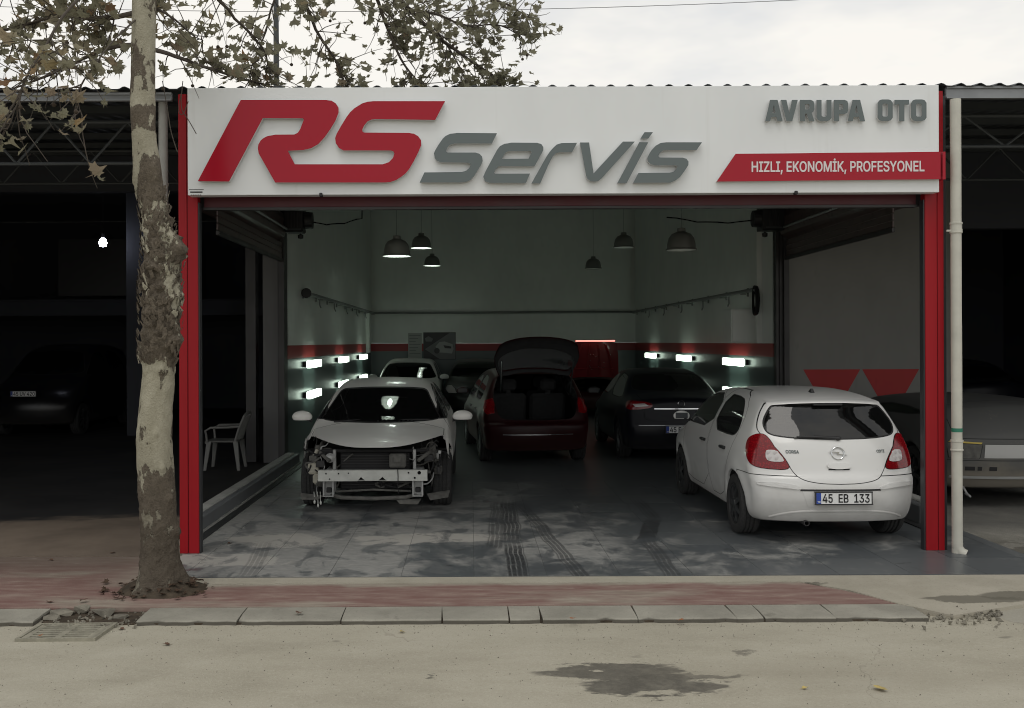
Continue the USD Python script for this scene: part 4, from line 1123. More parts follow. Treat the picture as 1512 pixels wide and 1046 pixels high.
def wheel(parent, x, y, R, w, rim='rim_black', spokes=7, steer=0.0, cover=False):
    s = 1 if x > 0 else -1
    W = xform('wheel', parent, (x, y, R), 0)
    rr = R * 0.64
    prof = [(rr, -w * 0.42), (rr + 0.02, -w * 0.5), (R * 0.86, -w * 0.53), (R * 0.955, -w * 0.48), (R * 0.99, -w * 0.40)]
    for k in range(4):
        c = -w * 0.30 + k * w * 0.2
        prof += [(R, c - w * 0.065), (R, c + w * 0.065 - 0.006), (R - 0.009, c + w * 0.065 - 0.004), (R - 0.009, c + w * 0.065 + 0.004)] if k < 3 else [(R, c - w * 0.065), (R, c + w * 0.05)]
    prof += [(R * 0.99, w * 0.40), (R * 0.955, w * 0.48), (R * 0.86, w * 0.53), (rr + 0.02, w * 0.5), (rr, w * 0.42)]
    t = rot(lathe(prof, 48), 90, [0, 1, 0])
    if steer: t = rot(t, steer, [0, 0, 1])
    put('tyre', t, 'tyre', W, smooth=30)
    d = [rot(lathe([(rr, -w * 0.44), (rr + 0.006, -w * 0.47), (rr + 0.006, -w * 0.43), (rr - 0.015, -w * 0.36), (rr - 0.02, w * 0.0), (rr - 0.015, w * 0.36), (rr + 0.006, w * 0.43), (rr + 0.006, w * 0.47), (rr, w * 0.44)], 40), 90, [0, 1, 0])]
    d.append(rot(lathe([(0, 0.02), (rr - 0.02, 0.0), (rr - 0.02, -0.012), (0, -0.01)], 30), 90, [0, 1, 0]))
    xo = s * w * 0.36
    for k in range(spokes):
        a = 2 * np.pi * k / spokes
        P = []
        for (r0, hw, th, xx) in ((0.03, 0.030, 0.03, xo + s * 0.012), (rr - 0.006, 0.022, 0.022, xo)):
            for sx in (-1, 1):
                for sy in (-1, 1):
                    P.append((xx + sx * th / 2, r0 * math.cos(a) - sy * hw * math.sin(a), r0 * math.sin(a) + sy * hw * math.cos(a)))
        d.append(trimesh.convex.convex_hull(np.array(P)))
    d.append(mov(rot(lathe([(0, -0.02), (0.05, -0.02), (0.055, 0.0), (0.045, 0.018), (0, 0.02)], 24), 90, [0, 1, 0]), xo + s * 0.01, 0, 0))
    r_ = trimesh.util.concatenate(d)
    if steer: r_ = rot(r_, steer, [0, 0, 1])
    put('rim', r_, rim, W)
    return W


def ellip(c, r, sub=3, flat=None):
    m = trimesh.creation.icosphere(sub, 1.0); m.apply_scale(r); m.apply_translation(c); return m


def mirror_part(parent, x, y, z, mat, size=(0.10, 0.055, 0.065)):
    s = 1 if x > 0 else -1
    m = ellip((0, 0, 0), (size[0], size[1], size[2]), 3)
    v = m.vertices; v[:, 2] = np.where(v[:, 2] < -size[2] * 0.55, -size[2] * 0.55, v[:, 2])
    back = v[:, 1] < -size[1] * 0.35
    v[back, 1] = -size[1] * 0.35
    m.apply_translation([x + s * size[0] * 0.75, y, z])
    o = put('door_mirror', m, mat, parent, smooth=40)
    put('mirror_foot', trimesh.convex.convex_hull([(x - s * 0.03, y - 0.03, z - 0.07), (x - s * 0.03, y + 0.05, z - 0.07), (x + s * 0.05, y - 0.03, z - 0.035), (x + s * 0.05, y + 0.04, z - 0.035), (x - s * 0.03, y, z - 0.02), (x + s * 0.05, y, z - 0.02)]), 'car_plastic', o)
    put('mirror_glass', bev(x + s * size[0] * 0.05, x + s * size[0] * 1.5, y - size[1] * 0.35 - 0.005, y - size[1] * 0.35 - 0.001, z - size[2] * 0.45, z + size[2] * 0.6, 0.001), 'mirror_dark', o)
    return o


def seats(parent, rows, zseat=0.42):
    for yb, xs, wide in rows:
        for x in xs:
            st = [bev(x - wide, x + wide, yb, yb + 0.50, zseat - 0.12, zseat, 0.04), rot(bev(x - wide, x + wide, yb - 0.06, yb + 0.06, zseat - 0.05, zseat + 0.58, 0.05), 14, [1, 0, 0], (x, yb, zseat))]
            st.append(rot(bev(x - min(wide, 0.13), x + min(wide, 0.13), yb - 0.05, yb + 0.05, zseat + 0.63, zseat + 0.83, 0.045), 14, [1, 0, 0], (x, yb, zseat)))
            st.append(rot(bx(x - 0.04, x + 0.04, yb - 0.01, yb + 0.01, zseat + 0.55, zseat + 0.66), 14, [1, 0, 0], (x, yb, zseat)))
            put('seat', st, 'car_seat', parent)


def steering(parent, x, y, z):
    a = np.linspace(0, 2 * np.pi, 25)
    ring = tube(np.stack([0.18 * np.cos(a), 0 * a, 0.18 * np.sin(a)], 1), 0.015, 8)
    m = trimesh.util.concatenate([ring, bev(-0.17, 0.17, -0.01, 0.03, -0.035, 0.035, 0.01)])
    put('steering_wheel', mov(rot(m, -25, [1, 0, 0]), x, y, z), 'car_plastic', parent)


def number_plate(parent, x, y, z, text, tilt=0.0, w=0.52, h=0.112, rz=0):
    """Plate facing -y."""
    T4 = lambda m: mov(rot(rot(m, tilt, [1, 0, 0]), rz, [0, 0, 1]), x, y, z)
    o = put('number_plate', T4(bev(-w / 2, w / 2, -0.006, 0.006, -h / 2, h / 2, 0.003)), 'plate_white', parent)
    put('plate_border', T4(trimesh.util.concatenate([bx(-w / 2 - 0.008, w / 2 + 0.008, -0.009, 0.008, s * h / 2 - 0.005, s * h / 2 + 0.005) for s in (-1, 1)] + [bx(s * w / 2 - 0.005, s * w / 2 + 0.005, -0.0085, 0.008, -h / 2 + 0.005, h / 2 - 0.005) for s in (-1, 1)])), 'car_plastic', o)
    put('blue_band', T4(bx(-w / 2 + 0.006, -w / 2 + 0.048, -0.0085, -0.0065, -h / 2 + 0.006, h / 2 - 0.006)), 'plate_blue', o)
    tr_ = textm('TR', 0.016, 0.001, True); put('country_letters', T4(mov(tr_, -w / 2 + 0.013, -0.0088, -h / 2 + 0.016)), 'plate_white', o)
    tm = textm(text, 0.076, 0.0015, True, w - 0.085)
    b = tm.bounds
    cs = sorted(tm.split(only_watertight=False), key=lambda q: q.bounds[0, 0])
    groups = [[cs[0]]]
    for q in cs[1:]:
        (groups.append([q]) if q.bounds[0, 0] - max(k.bounds[1, 0] for k in groups[-1]) > 0.018 else groups[-1].append(q))
    for gq in groups:
        put('characters', T4(mov(trimesh.util.concatenate(gq), -w / 2 + 0.062 - b[0, 0], -0.0072, -0.038)), 'ink_black', o)
    return o


HATCH = dict(
    profile=[(-1.86, 0.20), (-1.93, 0.27), (-1.985, 0.40), (-1.995, 0.53), (-1.985, 0.635), (-1.945, 0.675), (-1.925, 0.76), (-1.90, 0.88), (-1.855, 0.985), (-1.77, 1.13), (-1.64, 1.315), (-1.60, 1.385), (-1.50, 1.425), (-1.0, 1.478), (-0.35, 1.495), (0.15, 1.465), (0.55, 1.375), (1.02, 1.10), (1.28, 0.965), (1.60, 0.875), (1.83, 0.76), (1.95, 0.62), (1.995, 0.45), (1.96, 0.25), (1.88, 0.19), (1.2, 0.17), (-1.2, 0.17)],
    width=[(0.12, 0.70), (0.20, 0.765), (0.30, 0.80), (0.45, 0.815), (0.60, 0.832), (0.72, 0.838), (0.84, 0.822), (0.95, 0.79), (1.10, 0.735), (1.28, 0.655), (1.42, 0.585), (1.52, 0.52)],
    taper=[(-2.0, 0.925), (-1.75, 0.972), (-1.2, 1.0), (0.6, 1.0), (1.3, 0.99), (1.7, 0.96), (2.0, 0.90)],
    wheels=(-1.255, 1.255), R=0.295)
SEDAN = dict(
    profile=[(-2.15, 0.20), (-2.24, 0.28), (-2.30, 0.42), (-2.31, 0.56), (-2.28, 0.70), (-2.25, 0.86), (-2.23, 1.00), (-2.15, 1.045), (-1.80, 1.075), (-1.58, 1.12), (-1.25, 1.27), (-0.92, 1.39), (-0.5, 1.445), (-0.05, 1.455), (0.25, 1.425), (0.55, 1.335), (0.95, 1.12), (1.23, 0.965), (1.50, 0.905), (1.80, 0.83), (2.02, 0.73), (2.17, 0.62), (2.28, 0.48), (2.27, 0.27), (2.18, 0.19), (1.4, 0.17), (-1.4, 0.17)],
    width=[(0.12, 0.74), (0.20, 0.80), (0.32, 0.835), (0.48, 0.855), (0.62, 0.868), (0.74, 0.868), (0.86, 0.848), (0.96, 0.81), (1.10, 0.742), (1.28, 0.645), (1.40, 0.575), (1.50, 0.51)],
    taper=[(-2.31, 0.90), (-1.95, 0.965), (-1.2, 1.0), (0.8, 1.0), (1.4, 0.985), (1.85, 0.93), (2.31, 0.84)],
    wheels=(-1.33, 1.37), R=0.31)


def build_car(root, spec, paint_mat, glass_mat='tinted_glass', h=0.026, rear=None, front=None, sides=(), seams=(), lights=(), drop=None, inner_drop=None, rim='rim_black', track=0.735, cabin=True, liner_y=None, tyre_w=0.19, skip_wheels=()):
    """rear, front: window outlines in (x, z); sides: outlines in (y, z); lights: (name, field, material, offset, front or rear);
    seams: (part name, field) cut with a gap, the rest being the body; drop: field of the skin that is missing."""
    s = Shell(**spec)
    M = s.mesh(h)
    if drop is not None: M = cut(M, lambda V: -drop(V))[0] if False else cut(M, drop)[1]
    wells = lambda V: np.min([np.maximum(np.hypot(V[:, 1] - yw, V[:, 2] - s.R) - (s.R + 0.049), np.abs(V[:, 0]) - (s.W(np.clip(V[:, 2], *s.zlim)) * 0.985)) for yw in s.wheels], 0)
    W, M = cut(M, wells)
    for yw in s.wheels:
        for sg in (-1, 1):
            Wq = cut(cut(W, lambda V, yw=yw: np.abs(V[:, 1] - yw) - 0.6)[0], lambda V, sg=sg: -sg * V[:, 0])[0]
            psheet('wheel_liner', Wq, 'car_underside', root)
    U, M = cut(M, lambda V: V[:, 2] - 0.215)
    psheet('underbody', U, 'car_underside', root)
    wins = []
    def plane_field(poly, axes, gate):
        P = chaikin(poly, 1 if axes[0] == 1 else 2)
        def f(V):
            q = np.stack([np.abs(V[:, 0]) if axes[0] == 0 else V[:, axes[0]], V[:, axes[1]]], 1)
            return np.maximum(poly_sdf(q, P), gate(V))
        return f
    def sym(poly):
        P = [p for p in poly if p[0] >= 0]
        return P + [(-x, z) for x, z in reversed(P) if x > 1e-6]
    if rear: wins.append(('rear_window', plane_field(sym(rear), (0, 2), lambda V: V[:, 1] + 0.6)))
    if front: wins.append(('windscreen', plane_field(sym(front), (0, 2), lambda V: 0.15 - V[:, 1])))
    for sd in sides: wins.append(('side_window', plane_field(sd, (1, 2), lambda V: 0.45 - np.abs(V[:, 0]))))
    inner = M if liner_y is None else cut(M, lambda V: V[:, 1] - liner_y)[0]
    if inner_drop is not None: inner = cut(inner, inner_drop)[1]
    for nm, f in wins:
        Gm, M = cut(M, f)
        Gi, ring = cut(Gm, lambda V, f=f: f(V) + 0.014)
        if nm == 'side_window':
            for sg in (-1, 1):
                Gs = cut(Gi, lambda V, sg=sg: sg * V[:, 0])[0]
                o = psheet(nm, Gs, glass_mat, root, -0.005)
                Rs = cut(ring, lambda V, sg=sg: sg * V[:, 0])[0]
                psheet('window_seal', Rs, 'car_rubber', o, -0.002)
        else:
            o = psheet(nm, Gi, glass_mat, root, -0.004)
            psheet('window_seal', ring, 'car_rubber', o, -0.002)
        inner = cut(inner, lambda V, f=f: f(V) + 0.010)[1]
    for nm, f, mat, off in lights:
        Lm, M = cut(M, f)
        Li, ring = cut(Lm, lambda V, f=f: f(V) + 0.006)
        for sg in (-1, 1):
            o = psheet(nm, cut(Li, lambda V, sg=sg: sg * V[:, 0])[0], mat, root, off)
            if o: psheet('lamp_seal', cut(ring, lambda V, sg=sg: sg * V[:, 0])[0], 'car_rubber', o, -0.003)
    for sm in seams:
        nm, f = sm[0], sm[1]
        Pm, M = cut(M, lambda V, f=f: f(V) + 0.0035)
        _, M = cut(M, lambda V, f=f: f(V) - 0.0035)
        if len(sm) > 2 and sm[2]:
            for sg in (-1, 1): psheet(nm, cut(Pm, lambda V, sg=sg: sg * V[:, 0])[0], paint_mat, root)
        else:
            psheet(nm, Pm, paint_mat, root)
    psheet('body', M, paint_mat, root)
    psheet('inner_shell', inner, 'car_cabin', root, -0.013)
    if cabin:
        put('cabin_floor', bx(-0.68, 0.68, -1.5, 1.2, 0.24, 0.27), 'car_cabin', root)
    for yw in s.wheels:
        for sg in (-1, 1):
            if (yw, sg) in skip_wheels: continue
            wheel(root, sg * track, yw, s.R, tyre_w, rim)
    return s
def lz(z): return z if z < 1.0 else 1.0 + (z - 1.0) * 0.87
def lp_(P): return [(a, lz(b)) for a, b in P]
LOW = dict(HATCH, profile=lp_(HATCH['profile']), width=[(lz(z), w * 0.955) for z, w in HATCH['width']])
# ------------------------------------------------------------------ the white hatchback at the right post
hx, hy = 3.425, 11.08
hat = xform('hatchback', None, (hx, hy, 0), 0, 'clean white five door hatchback parked with its rear to the entrance', 'car')
def boxf(axis_lo, axis_hi, ax):
    return lambda V: np.maximum(axis_lo - V[:, ax], V[:, ax] - axis_hi)
tail = chaikin([(0.425, 0.705), (0.47, 0.80), (0.545, 0.91), (0.62, 0.985), (0.70, 1.035), (0.80, 1.03), (0.92, 0.985), (0.95, 0.90), (0.90, 0.80), (0.82, 0.735), (0.66, 0.708)], 2)
def tail_f(V):
    u = np.abs(V[:, 0]) + 0.75 * np.maximum(0, V[:, 1] + 1.80)
    return np.maximum(poly_sdf(np.stack([u, V[:, 2]], 1), tail), V[:, 1] + 1.2)
clear = chaikin([(0.475, 0.80), (0.545, 0.895), (0.60, 0.90), (0.665, 0.895), (0.665, 0.80), (0.60, 0.775), (0.50, 0.775)], 1)
def clear_f(V):
    u = np.abs(V[:, 0]) + 0.75 * np.maximum(0, V[:, 1] + 1.80)
    return np.maximum(poly_sdf(np.stack([u, V[:, 2]], 1), clear), V[:, 1] + 1.2)
gate = chaikin([(a, lz(b)) for a, b in [(0, 0.585), (0.20, 0.592), (0.36, 0.625), (0.43, 0.70), (0.47, 0.80), (0.56, 0.92), (0.67, 1.04), (0.672, 1.12), (0.60, 1.30), (0.535, 1.385), (0.0, 1.405), (-0.2, 1.405), (-0.2, 0.585)]], 2)
def gate_f(V): return np.maximum(poly_sdf(np.stack([np.abs(V[:, 0]), V[:, 2]], 1), gate), V[:, 1] + 1.35)
fuel = lambda V: np.maximum(poly_sdf(V[:, 1:], chaikin([(-1.55, 0.78), (-1.38, 0.78), (-1.38, 0.94), (-1.55, 0.94)], 2)), -V[:, 0] + 0.4)
def door_f(y0, y1, y0t=None):
    P = chaikin([(y0, 0.30), (y1, 0.30), (y1 + 0.01, 0.70), (y1, 0.955), (y1 - 0.55, 1.36), (y0 + 0.05, 1.405), (y0, 0.95)], 1)
    return lambda V: np.maximum(poly_sdf(V[:, 1:], P), 0.45 - np.abs(V[:, 0]))
front_door = chaikin([(-0.12, 0.28), (1.00, 0.28), (1.05, 0.55), (1.04, 0.93), (0.98, 0.99), (0.45, 1.355), (-0.18, 1.41), (-0.13, 0.93)], 1)
rear_door = chaikin([(-0.87, 0.50), (-0.72, 0.28), (-0.15, 0.28), (-0.16, 0.93), (-0.21, 1.41), (-0.95, 1.40), (-1.22, 1.20), (-1.22, 1.02), (-1.12, 0.86), (-0.98, 0.66)], 1)
pf = lambda P: (lambda V: np.maximum(poly_sdf(V[:, 1:], P), 0.45 - np.abs(V[:, 0])))
bumper_f = lambda V: np.maximum(np.maximum(V[:, 2] - 0.655, V[:, 1] + 1.40 - 0.25 * np.maximum(0, 0.45 - V[:, 2])), -9)
SH = build_car(hat, dict(LOW, bow_r=0.25, bow_p=3.0, k=0.075), 'paint_white', 'tinted_glass', 0.021,
    rear=lp_([(0, 0.982), (0.35, 0.99), (0.55, 1.01), (0.61, 1.045), (0.628, 1.12), (0.612, 1.19), (0.55, 1.30), (0.51, 1.348), (0.25, 1.360), (0, 1.362)]),
    front=lp_([(0, 0.99), (0.5, 1.0), (0.72, 1.03), (0.58, 1.30), (0.5, 1.36), (0, 1.385)]),
    sides=(lp_([(-1.20, 1.04), (-1.16, 1.16), (-1.00, 1.32), (-0.86, 1.385), (-0.29, 1.40), (-0.225, 0.955), (-1.0, 0.945), (-1.14, 0.97)]), lp_([(-0.125, 0.955), (-0.195, 1.40), (0.36, 1.37), (0.60, 1.25), (1.02, 0.985), (1.00, 0.945)])),
    lights=(('tail_lamp', tail_f, 'lamp_red', 0.007),),
    seams=(('tailgate', gate_f), ('front_door', pf(front_door), True), ('rear_door', pf(rear_door), True), ('rear_bumper', bumper_f)), rim='rim_black', track=0.705)
def on_rear(x, z, shell=SH, lift=0.0):
    """The point of the rear skin at (x, z)."""
    lo, hi = -2.7, -0.8
    for _ in range(40):
        m = (lo + hi) / 2
        if shell(np.array([[x, m, z]]))[0] > 0: lo = m
        else: hi = m
    return np.array([x, lo - lift, z])
def rear_skin(x, z, shell):
    lo, hi = np.full(len(x), -2.7), np.full(len(x), -0.8)
    for _ in range(22):
        m = (lo + hi) / 2
        out = shell(np.stack([x, m, z], 1)) > 0
        lo, hi = np.where(out, m, lo), np.where(out, hi, m)
    return lo
def rear_patch(poly, lift, thick, h=0.012, shell=SH):
    """A plate bent onto the rear skin: the outline in (x, z)."""
    m = trimesh.creation.extrude_polygon(Polygon(poly), 0.01, engine='earcut')
    m = m.subdivide_to_size(0.09, max_iter=20)
    m.merge_vertices()
    v = m.vertices
    y = rear_skin(v[:, 0], v[:, 1], shell) - lift - thick * v[:, 2] / 0.01
    return trimesh.Trimesh(np.stack([v[:, 0], y, v[:, 1]], 1), m.faces, process=False)
for sg in (-1, 1):
    P = [(sg * a, b) for a, b in chaikin([(0.487, 0.80), (0.55, 0.888), (0.61, 0.89), (0.64, 0.88), (0.645, 0.80), (0.60, 0.782), (0.51, 0.782)], 1)]
    ins_ = put('lamp_insert', rear_patch(P, 0.009, 0.004), 'reflector_white', hat)
    for bx_, bz_ in ((0.555, 0.862), (0.612, 0.862), (0.548, 0.812), (0.605, 0.812)):
        q = on_rear(sg * bx_, bz_, SH, 0.013)
        put('lamp_bulb', ellip(q, (0.023, 0.003, 0.021), 2), 'lamp_clear', ins_)
    put('bumper_strip', rear_patch([(sg * a, b) for a, b in chaikin([(0.365, 0.535), (0.50, 0.548), (0.66, 0.560), (0.735, 0.566), (0.735, 0.592), (0.60, 0.597), (0.48, 0.592), (0.37, 0.566)], 1)], -0.002, 0.016), 'paint_white', hat)
# emblem: ring with a bolt
ez = 0.865
q = on_rear(0, ez, SH, 0.006)
a_ = np.linspace(0, 2 * np.pi, 33)
em = put('emblem', tube(np.stack([q[0] + 0.058 * np.cos(a_), np.full(33, q[1]) + 0.058 * np.sin(a_) * 0.20, q[2] + 0.056 * np.sin(a_)], 1), 0.007, 8), 'chrome', hat)
bolt = Polygon([(-0.085, 0.016), (0.012, 0.012), (0.004, -0.006), (0.085, -0.014), (-0.010, -0.013), (-0.004, 0.004)])
put('bolt', mov(extr(bolt, -0.006, 0.004), q[0], q[1] - 0.004, q[2]), 'chrome', em)
def rear_text(text, h, x0, x1, z, mat='chrome', shell=SH):
    m = textm(text, h, 0.004, True, x1 - x0)
    v = m.vertices
    yy = rear_skin(x0 + v[:, 0], z + v[:, 2], shell) - 0.002
    v[:, 0] += x0; v[:, 2] += z; v[:, 1] = yy + v[:, 1]
    return m
put('model_lettering', rear_text('CORSA', 0.028, -0.47, -0.355, 0.862), 'letter_grey', hat)
put('engine_lettering', rear_text('CDTI', 0.024, 0.375, 0.455, 0.868), 'letter_grey', hat)
put('tailgate_handle', rear_patch(chaikin([(-0.105, 0.722), (0.105, 0.722), (0.112, 0.775), (-0.112, 0.775)], 2), -0.004, 0.024), 'paint_white', hat)
put('handle_slot', rear_patch([(-0.098, 0.712), (0.098, 0.712), (0.098, 0.722), (-0.098, 0.722)], 0.002, 0.004), 'car_rubber', hat)
# plate recess with its lip and the plate
put('plate_lip', rear_patch([(-0.375, 0.524), (0.375, 0.524), (0.365, 0.540), (-0.365, 0.540)], 0.0, 0.006), 'car_plastic', hat)
put('plate_recess', rear_patch([(-0.30, 0.375), (0.30, 0.375), (0.355, 0.520), (-0.355, 0.520)], -0.0, 0.003), 'paint_white', hat)
q = on_rear(0.015, 0.465, SH, 0.014)
number_plate(hat, 0.015, q[1] - 0.004, 0.460, '45  EB  133', -2)
# lower bumper relief
lip = [on_rear(x, 0.335 - 0.075 * (abs(x) / 0.62) ** 4, SH, 0.0) for x in np.linspace(-0.62, 0.62, 31)]
put('bumper_crease', tube(lip, 0.010, 6), 'paint_white', hat, smooth=60)
put('lower_apron', rear_patch([(-0.60, 0.222), (0.60, 0.222), (0.56, 0.285), (0.40, 0.322), (-0.40, 0.322), (-0.56, 0.285)], 0.002, 0.004), 'paint_white', hat)
ex = on_rear(-0.22, 0.25)
put('exhaust_pipe', [mov(rot(lathe([(0.02, 0.0), (0.026, 0.0), (0.026, 0.22), (0.02, 0.22)], 16), -90, [1, 0, 0]), -0.30, -1.93, 0.215)], 'dark_frame', hat)
# wiper, spoiler, brake lamp, aerial
w0, w1 = on_rear(0.02, 1.0, SH, 0.018), on_rear(-0.36, 1.005, SH, 0.018)
put('rear_wiper', [tube([w0, (w0 + w1) / 2 + [0, -0.012, 0.012], w1 + [0, 0, 0.006]], [0.017, 0.012, 0.008], 8), tube([w1 + [-0.02, 0.006, -0.004], w0 * 0.4 + w1 * 0.6 + [0, 0.002, -0.006]], 0.007, 6), ellip(w0, (0.03, 0.02, 0.022), 2)], 'car_plastic', hat)
sp = []
for x in np.linspace(-0.55, 0.55, 23):
    zt = lz(1.392) - 0.03 * (abs(x) / 0.55) ** 2.5
    q = on_rear(x, zt - 0.015, SH, 0.0)
    sp.append([(x, q[1] - 0.055 + 0.05 * (abs(x) / 0.55) ** 3, zt - 0.022), (x, q[1] - 0.050 + 0.05 * (abs(x) / 0.55) ** 3, zt - 0.006), (x, q[1] + 0.02, zt + 0.010), (x, q[1] + 0.16, zt + 0.026), (x, q[1] + 0.03, zt - 0.03)])
V_ = np.array(sp).reshape(-1, 3); F_ = []
for i in range(22):
    for j in range(5):
        a, b = i * 5 + j, i * 5 + (j + 1) % 5
        F_ += [(a, b, b + 5), (a, b + 5, a + 5)]
put('roof_spoiler', trimesh.Trimesh(V_, F_, process=False), 'paint_white', hat, smooth=50)
q = on_rear(0, lz(1.352), SH, 0.03)
put('brake_lamp', bev(-0.14, 0.14, q[1] - 0.012, q[1] + 0.02, lz(1.338), lz(1.362), 0.004), 'car_plastic', hat)
zt = 1.50
put('aerial_base', trimesh.convex.convex_hull([(x_, y_, lz(z_)) for x_, y_, z_ in [(-0.02, -1.25, 1.44), (0.02, -1.25, 1.44), (-0.02, -1.13, 1.44), (0.02, -1.13, 1.44), (-0.01, -1.22, 1.502), (0.01, -1.22, 1.502), (0, -1.17, 1.498)]]), 'car_plastic', hat)
for sg in (-1, 1):
    mirror_part(hat, sg * 0.775, 0.93, 1.005, 'paint_white')
    for yy in (-0.80, 0.06):
        xx = 0.797
        put('door_handle', bev(sg * xx - 0.022, sg * xx + 0.022, yy - 0.10, yy + 0.08, 0.795, 0.825, 0.008), 'car_plastic', hat)
seats(hat, ((-0.80, (-0.33, 0.33), 0.30), (0.15, (-0.36, 0.36), 0.24)), 0.50)
steering(hat, -0.36, 0.72, 0.90)
put('parcel_shelf', bx(-0.60, 0.60, -1.55, -0.95, 0.90, 0.92), 'car_cabin', hat)
put('dashboard', bev(-0.68, 0.68, 0.90, 1.22, 0.62, 0.94, 0.04), 'car_cabin', hat)
# ------------------------------------------------------------------ the saloon without its front bumper
sal = xform('saloon', None, (-1.10, 13.0, 0), 180, 'pearl white saloon missing its front bumper, bonnet facing the entrance', 'car')
def hood_f(V):
    x = np.abs(V[:, 0])
    ye = 2.00 - 0.56 * (x / 0.78) ** 2.6
    return np.maximum.reduce([V[:, 1] - ye, 1.20 - V[:, 1], x - 0.775, 0.60 - V[:, 2]])
def fender_f(V):
    x = np.abs(V[:, 0])
    return np.maximum.reduce([V[:, 1] - 1.60 + 0.9 * np.maximum(0, 0.80 - V[:, 2]), 0.775 - x, 0.50 - V[:, 2]])
def front_gone(V):
    return np.maximum.reduce([1.20 - V[:, 1], -hood_f(V), -fender_f(V)])
ss_rear = [(0, 1.10), (0.5, 1.105), (0.66, 1.13), (0.56, 1.34), (0.45, 1.375), (0, 1.39)]
ss_front = [(0, 0.955), (0.40, 0.958), (0.755, 0.975), (0.69, 1.06), (0.59, 1.24), (0.545, 1.325), (0.45, 1.345), (0, 1.358)]
ss_sides = ([(-1.35, 1.00), (-1.30, 1.07), (-0.98, 1.28), (-0.85, 1.35), (-0.12, 1.385), (-0.06, 0.985), (-1.0, 0.975)], [(0.02, 0.985), (-0.02, 1.385), (0.25, 1.36), (0.55, 1.25), (1.02, 1.01), (1.03, 0.975)])
SS = build_car(sal, dict(SEDAN, bow_f=0.20, bow_r=0.22), 'paint_white_warm', 'tinted_glass', 0.024, rear=ss_rear, front=ss_front, sides=ss_sides,
    seams=(('bonnet', lambda V: hood_f(V) - 0.0), ('front_door', pf(chaikin([(0.02, 0.28), (1.00, 0.28), (1.05, 0.6), (1.04, 0.95), (0.55, 1.28), (0.0, 1.41), (0.02, 0.95)], 1)), True), ('rear_door', pf(chaikin([(-0.90, 0.50), (-0.75, 0.28), (-0.02, 0.28), (-0.03, 0.95), (-0.08, 1.41), (-0.95, 1.38), (-1.36, 1.06), (-1.2, 0.8)], 1)), True)),
    drop=front_gone, liner_y=1.18, rim='alloy', track=0.76, tyre_w=0.21)
def on_shell(shell, x, z, y_out, y_in):
    lo, hi = y_out, y_in
    for _ in range(40):
        m = (lo + hi) / 2
        if shell(np.array([[x, m, z]]))[0] > 0: lo = m
        else: hi = m
    return lo
for sg in (-1, 1): mirror_part(sal, sg * 0.90, 0.82, 1.00, 'paint_white_warm', (0.125, 0.07, 0.075))
seats(sal, ((-0.95, (-0.36, 0.36), 0.30), (0.05, (-0.38, 0.38), 0.25)), 0.45)
steering(sal, 0.38, 0.62, 0.84)
put('dashboard', bev(-0.70, 0.70, 0.78, 1.22, 0.62, 0.90, 0.05), 'car_cabin', sal)
put('firewall', bev(-0.70, 0.70, 1.19, 1.23, 0.22, 0.88, 0.02), 'car_underside', sal)
put('mirror_inside', bev(-0.10, 0.10, 0.56, 0.60, 1.20, 1.26, 0.015), 'car_plastic', sal)
rng = np.random.default_rng(11)
strip = [bx(0.02 - k * 0.052, 0.02 - k * 0.052 + 0.03 * rng.uniform(0.5, 1.2), 1.075, 1.08, 0.958, 0.958 + 0.028 * rng.uniform(0.6, 1)) for k in range(9)]
put('windscreen_paper', strip, 'plate_white', sal)
# wiper arms
for x0_, x1_ in ((0.55, -0.05), (-0.02, -0.60)):
    put('wiper', tube([(x0_, 1.19, 0.965), ((x0_ + x1_) / 2, 1.16, 0.985), (x1_, 1.15, 0.985)], 0.009, 6), 'car_plastic', sal)
# bared front: beam, brackets, cooling pack, lamps' mounts, hoses
bz0, bz1, by0, by1 = 0.372, 0.492, 1.98, 2.05
beam_poly = Polygon([(-0.61, bz0), (-0.16, bz0), (-0.11, bz0 + 0.045), (-0.06, bz0 + 0.004), (0.08, bz0 + 0.004), (0.13, bz0 + 0.045), (0.17, bz0), (0.61, bz0), (0.61, bz1), (-0.61, bz1)])
for hx_, hz_, hr_ in ((-0.52, 0.462, 0.020), (-0.40, 0.462, 0.010), (-0.47, 0.405, 0.012), (0.52, 0.455, 0.010), (0.38, 0.455, 0.009), (0.48, 0.395, 0.009), (0.27, 0.46, 0.008)):
    beam_poly = beam_poly.difference(Point(hx_, hz_).buffer(hr_))
bm = extr(beam_poly, by1 - 0.006, by1)
put('bumper_beam', [bm, bx(-0.61, 0.61, by0, by1 - 0.0065, bz1 - 0.006, bz1), bx(-0.61, 0.61, by0, by1 - 0.0065, bz0, bz0 + 0.005)], 'beam_white', sal)
put('beam_backing', bx(-0.60, 0.60, by0 - 0.02, by0 - 0.002, bz0 + 0.01, bz1 - 0.01), 'car_underside', sal)
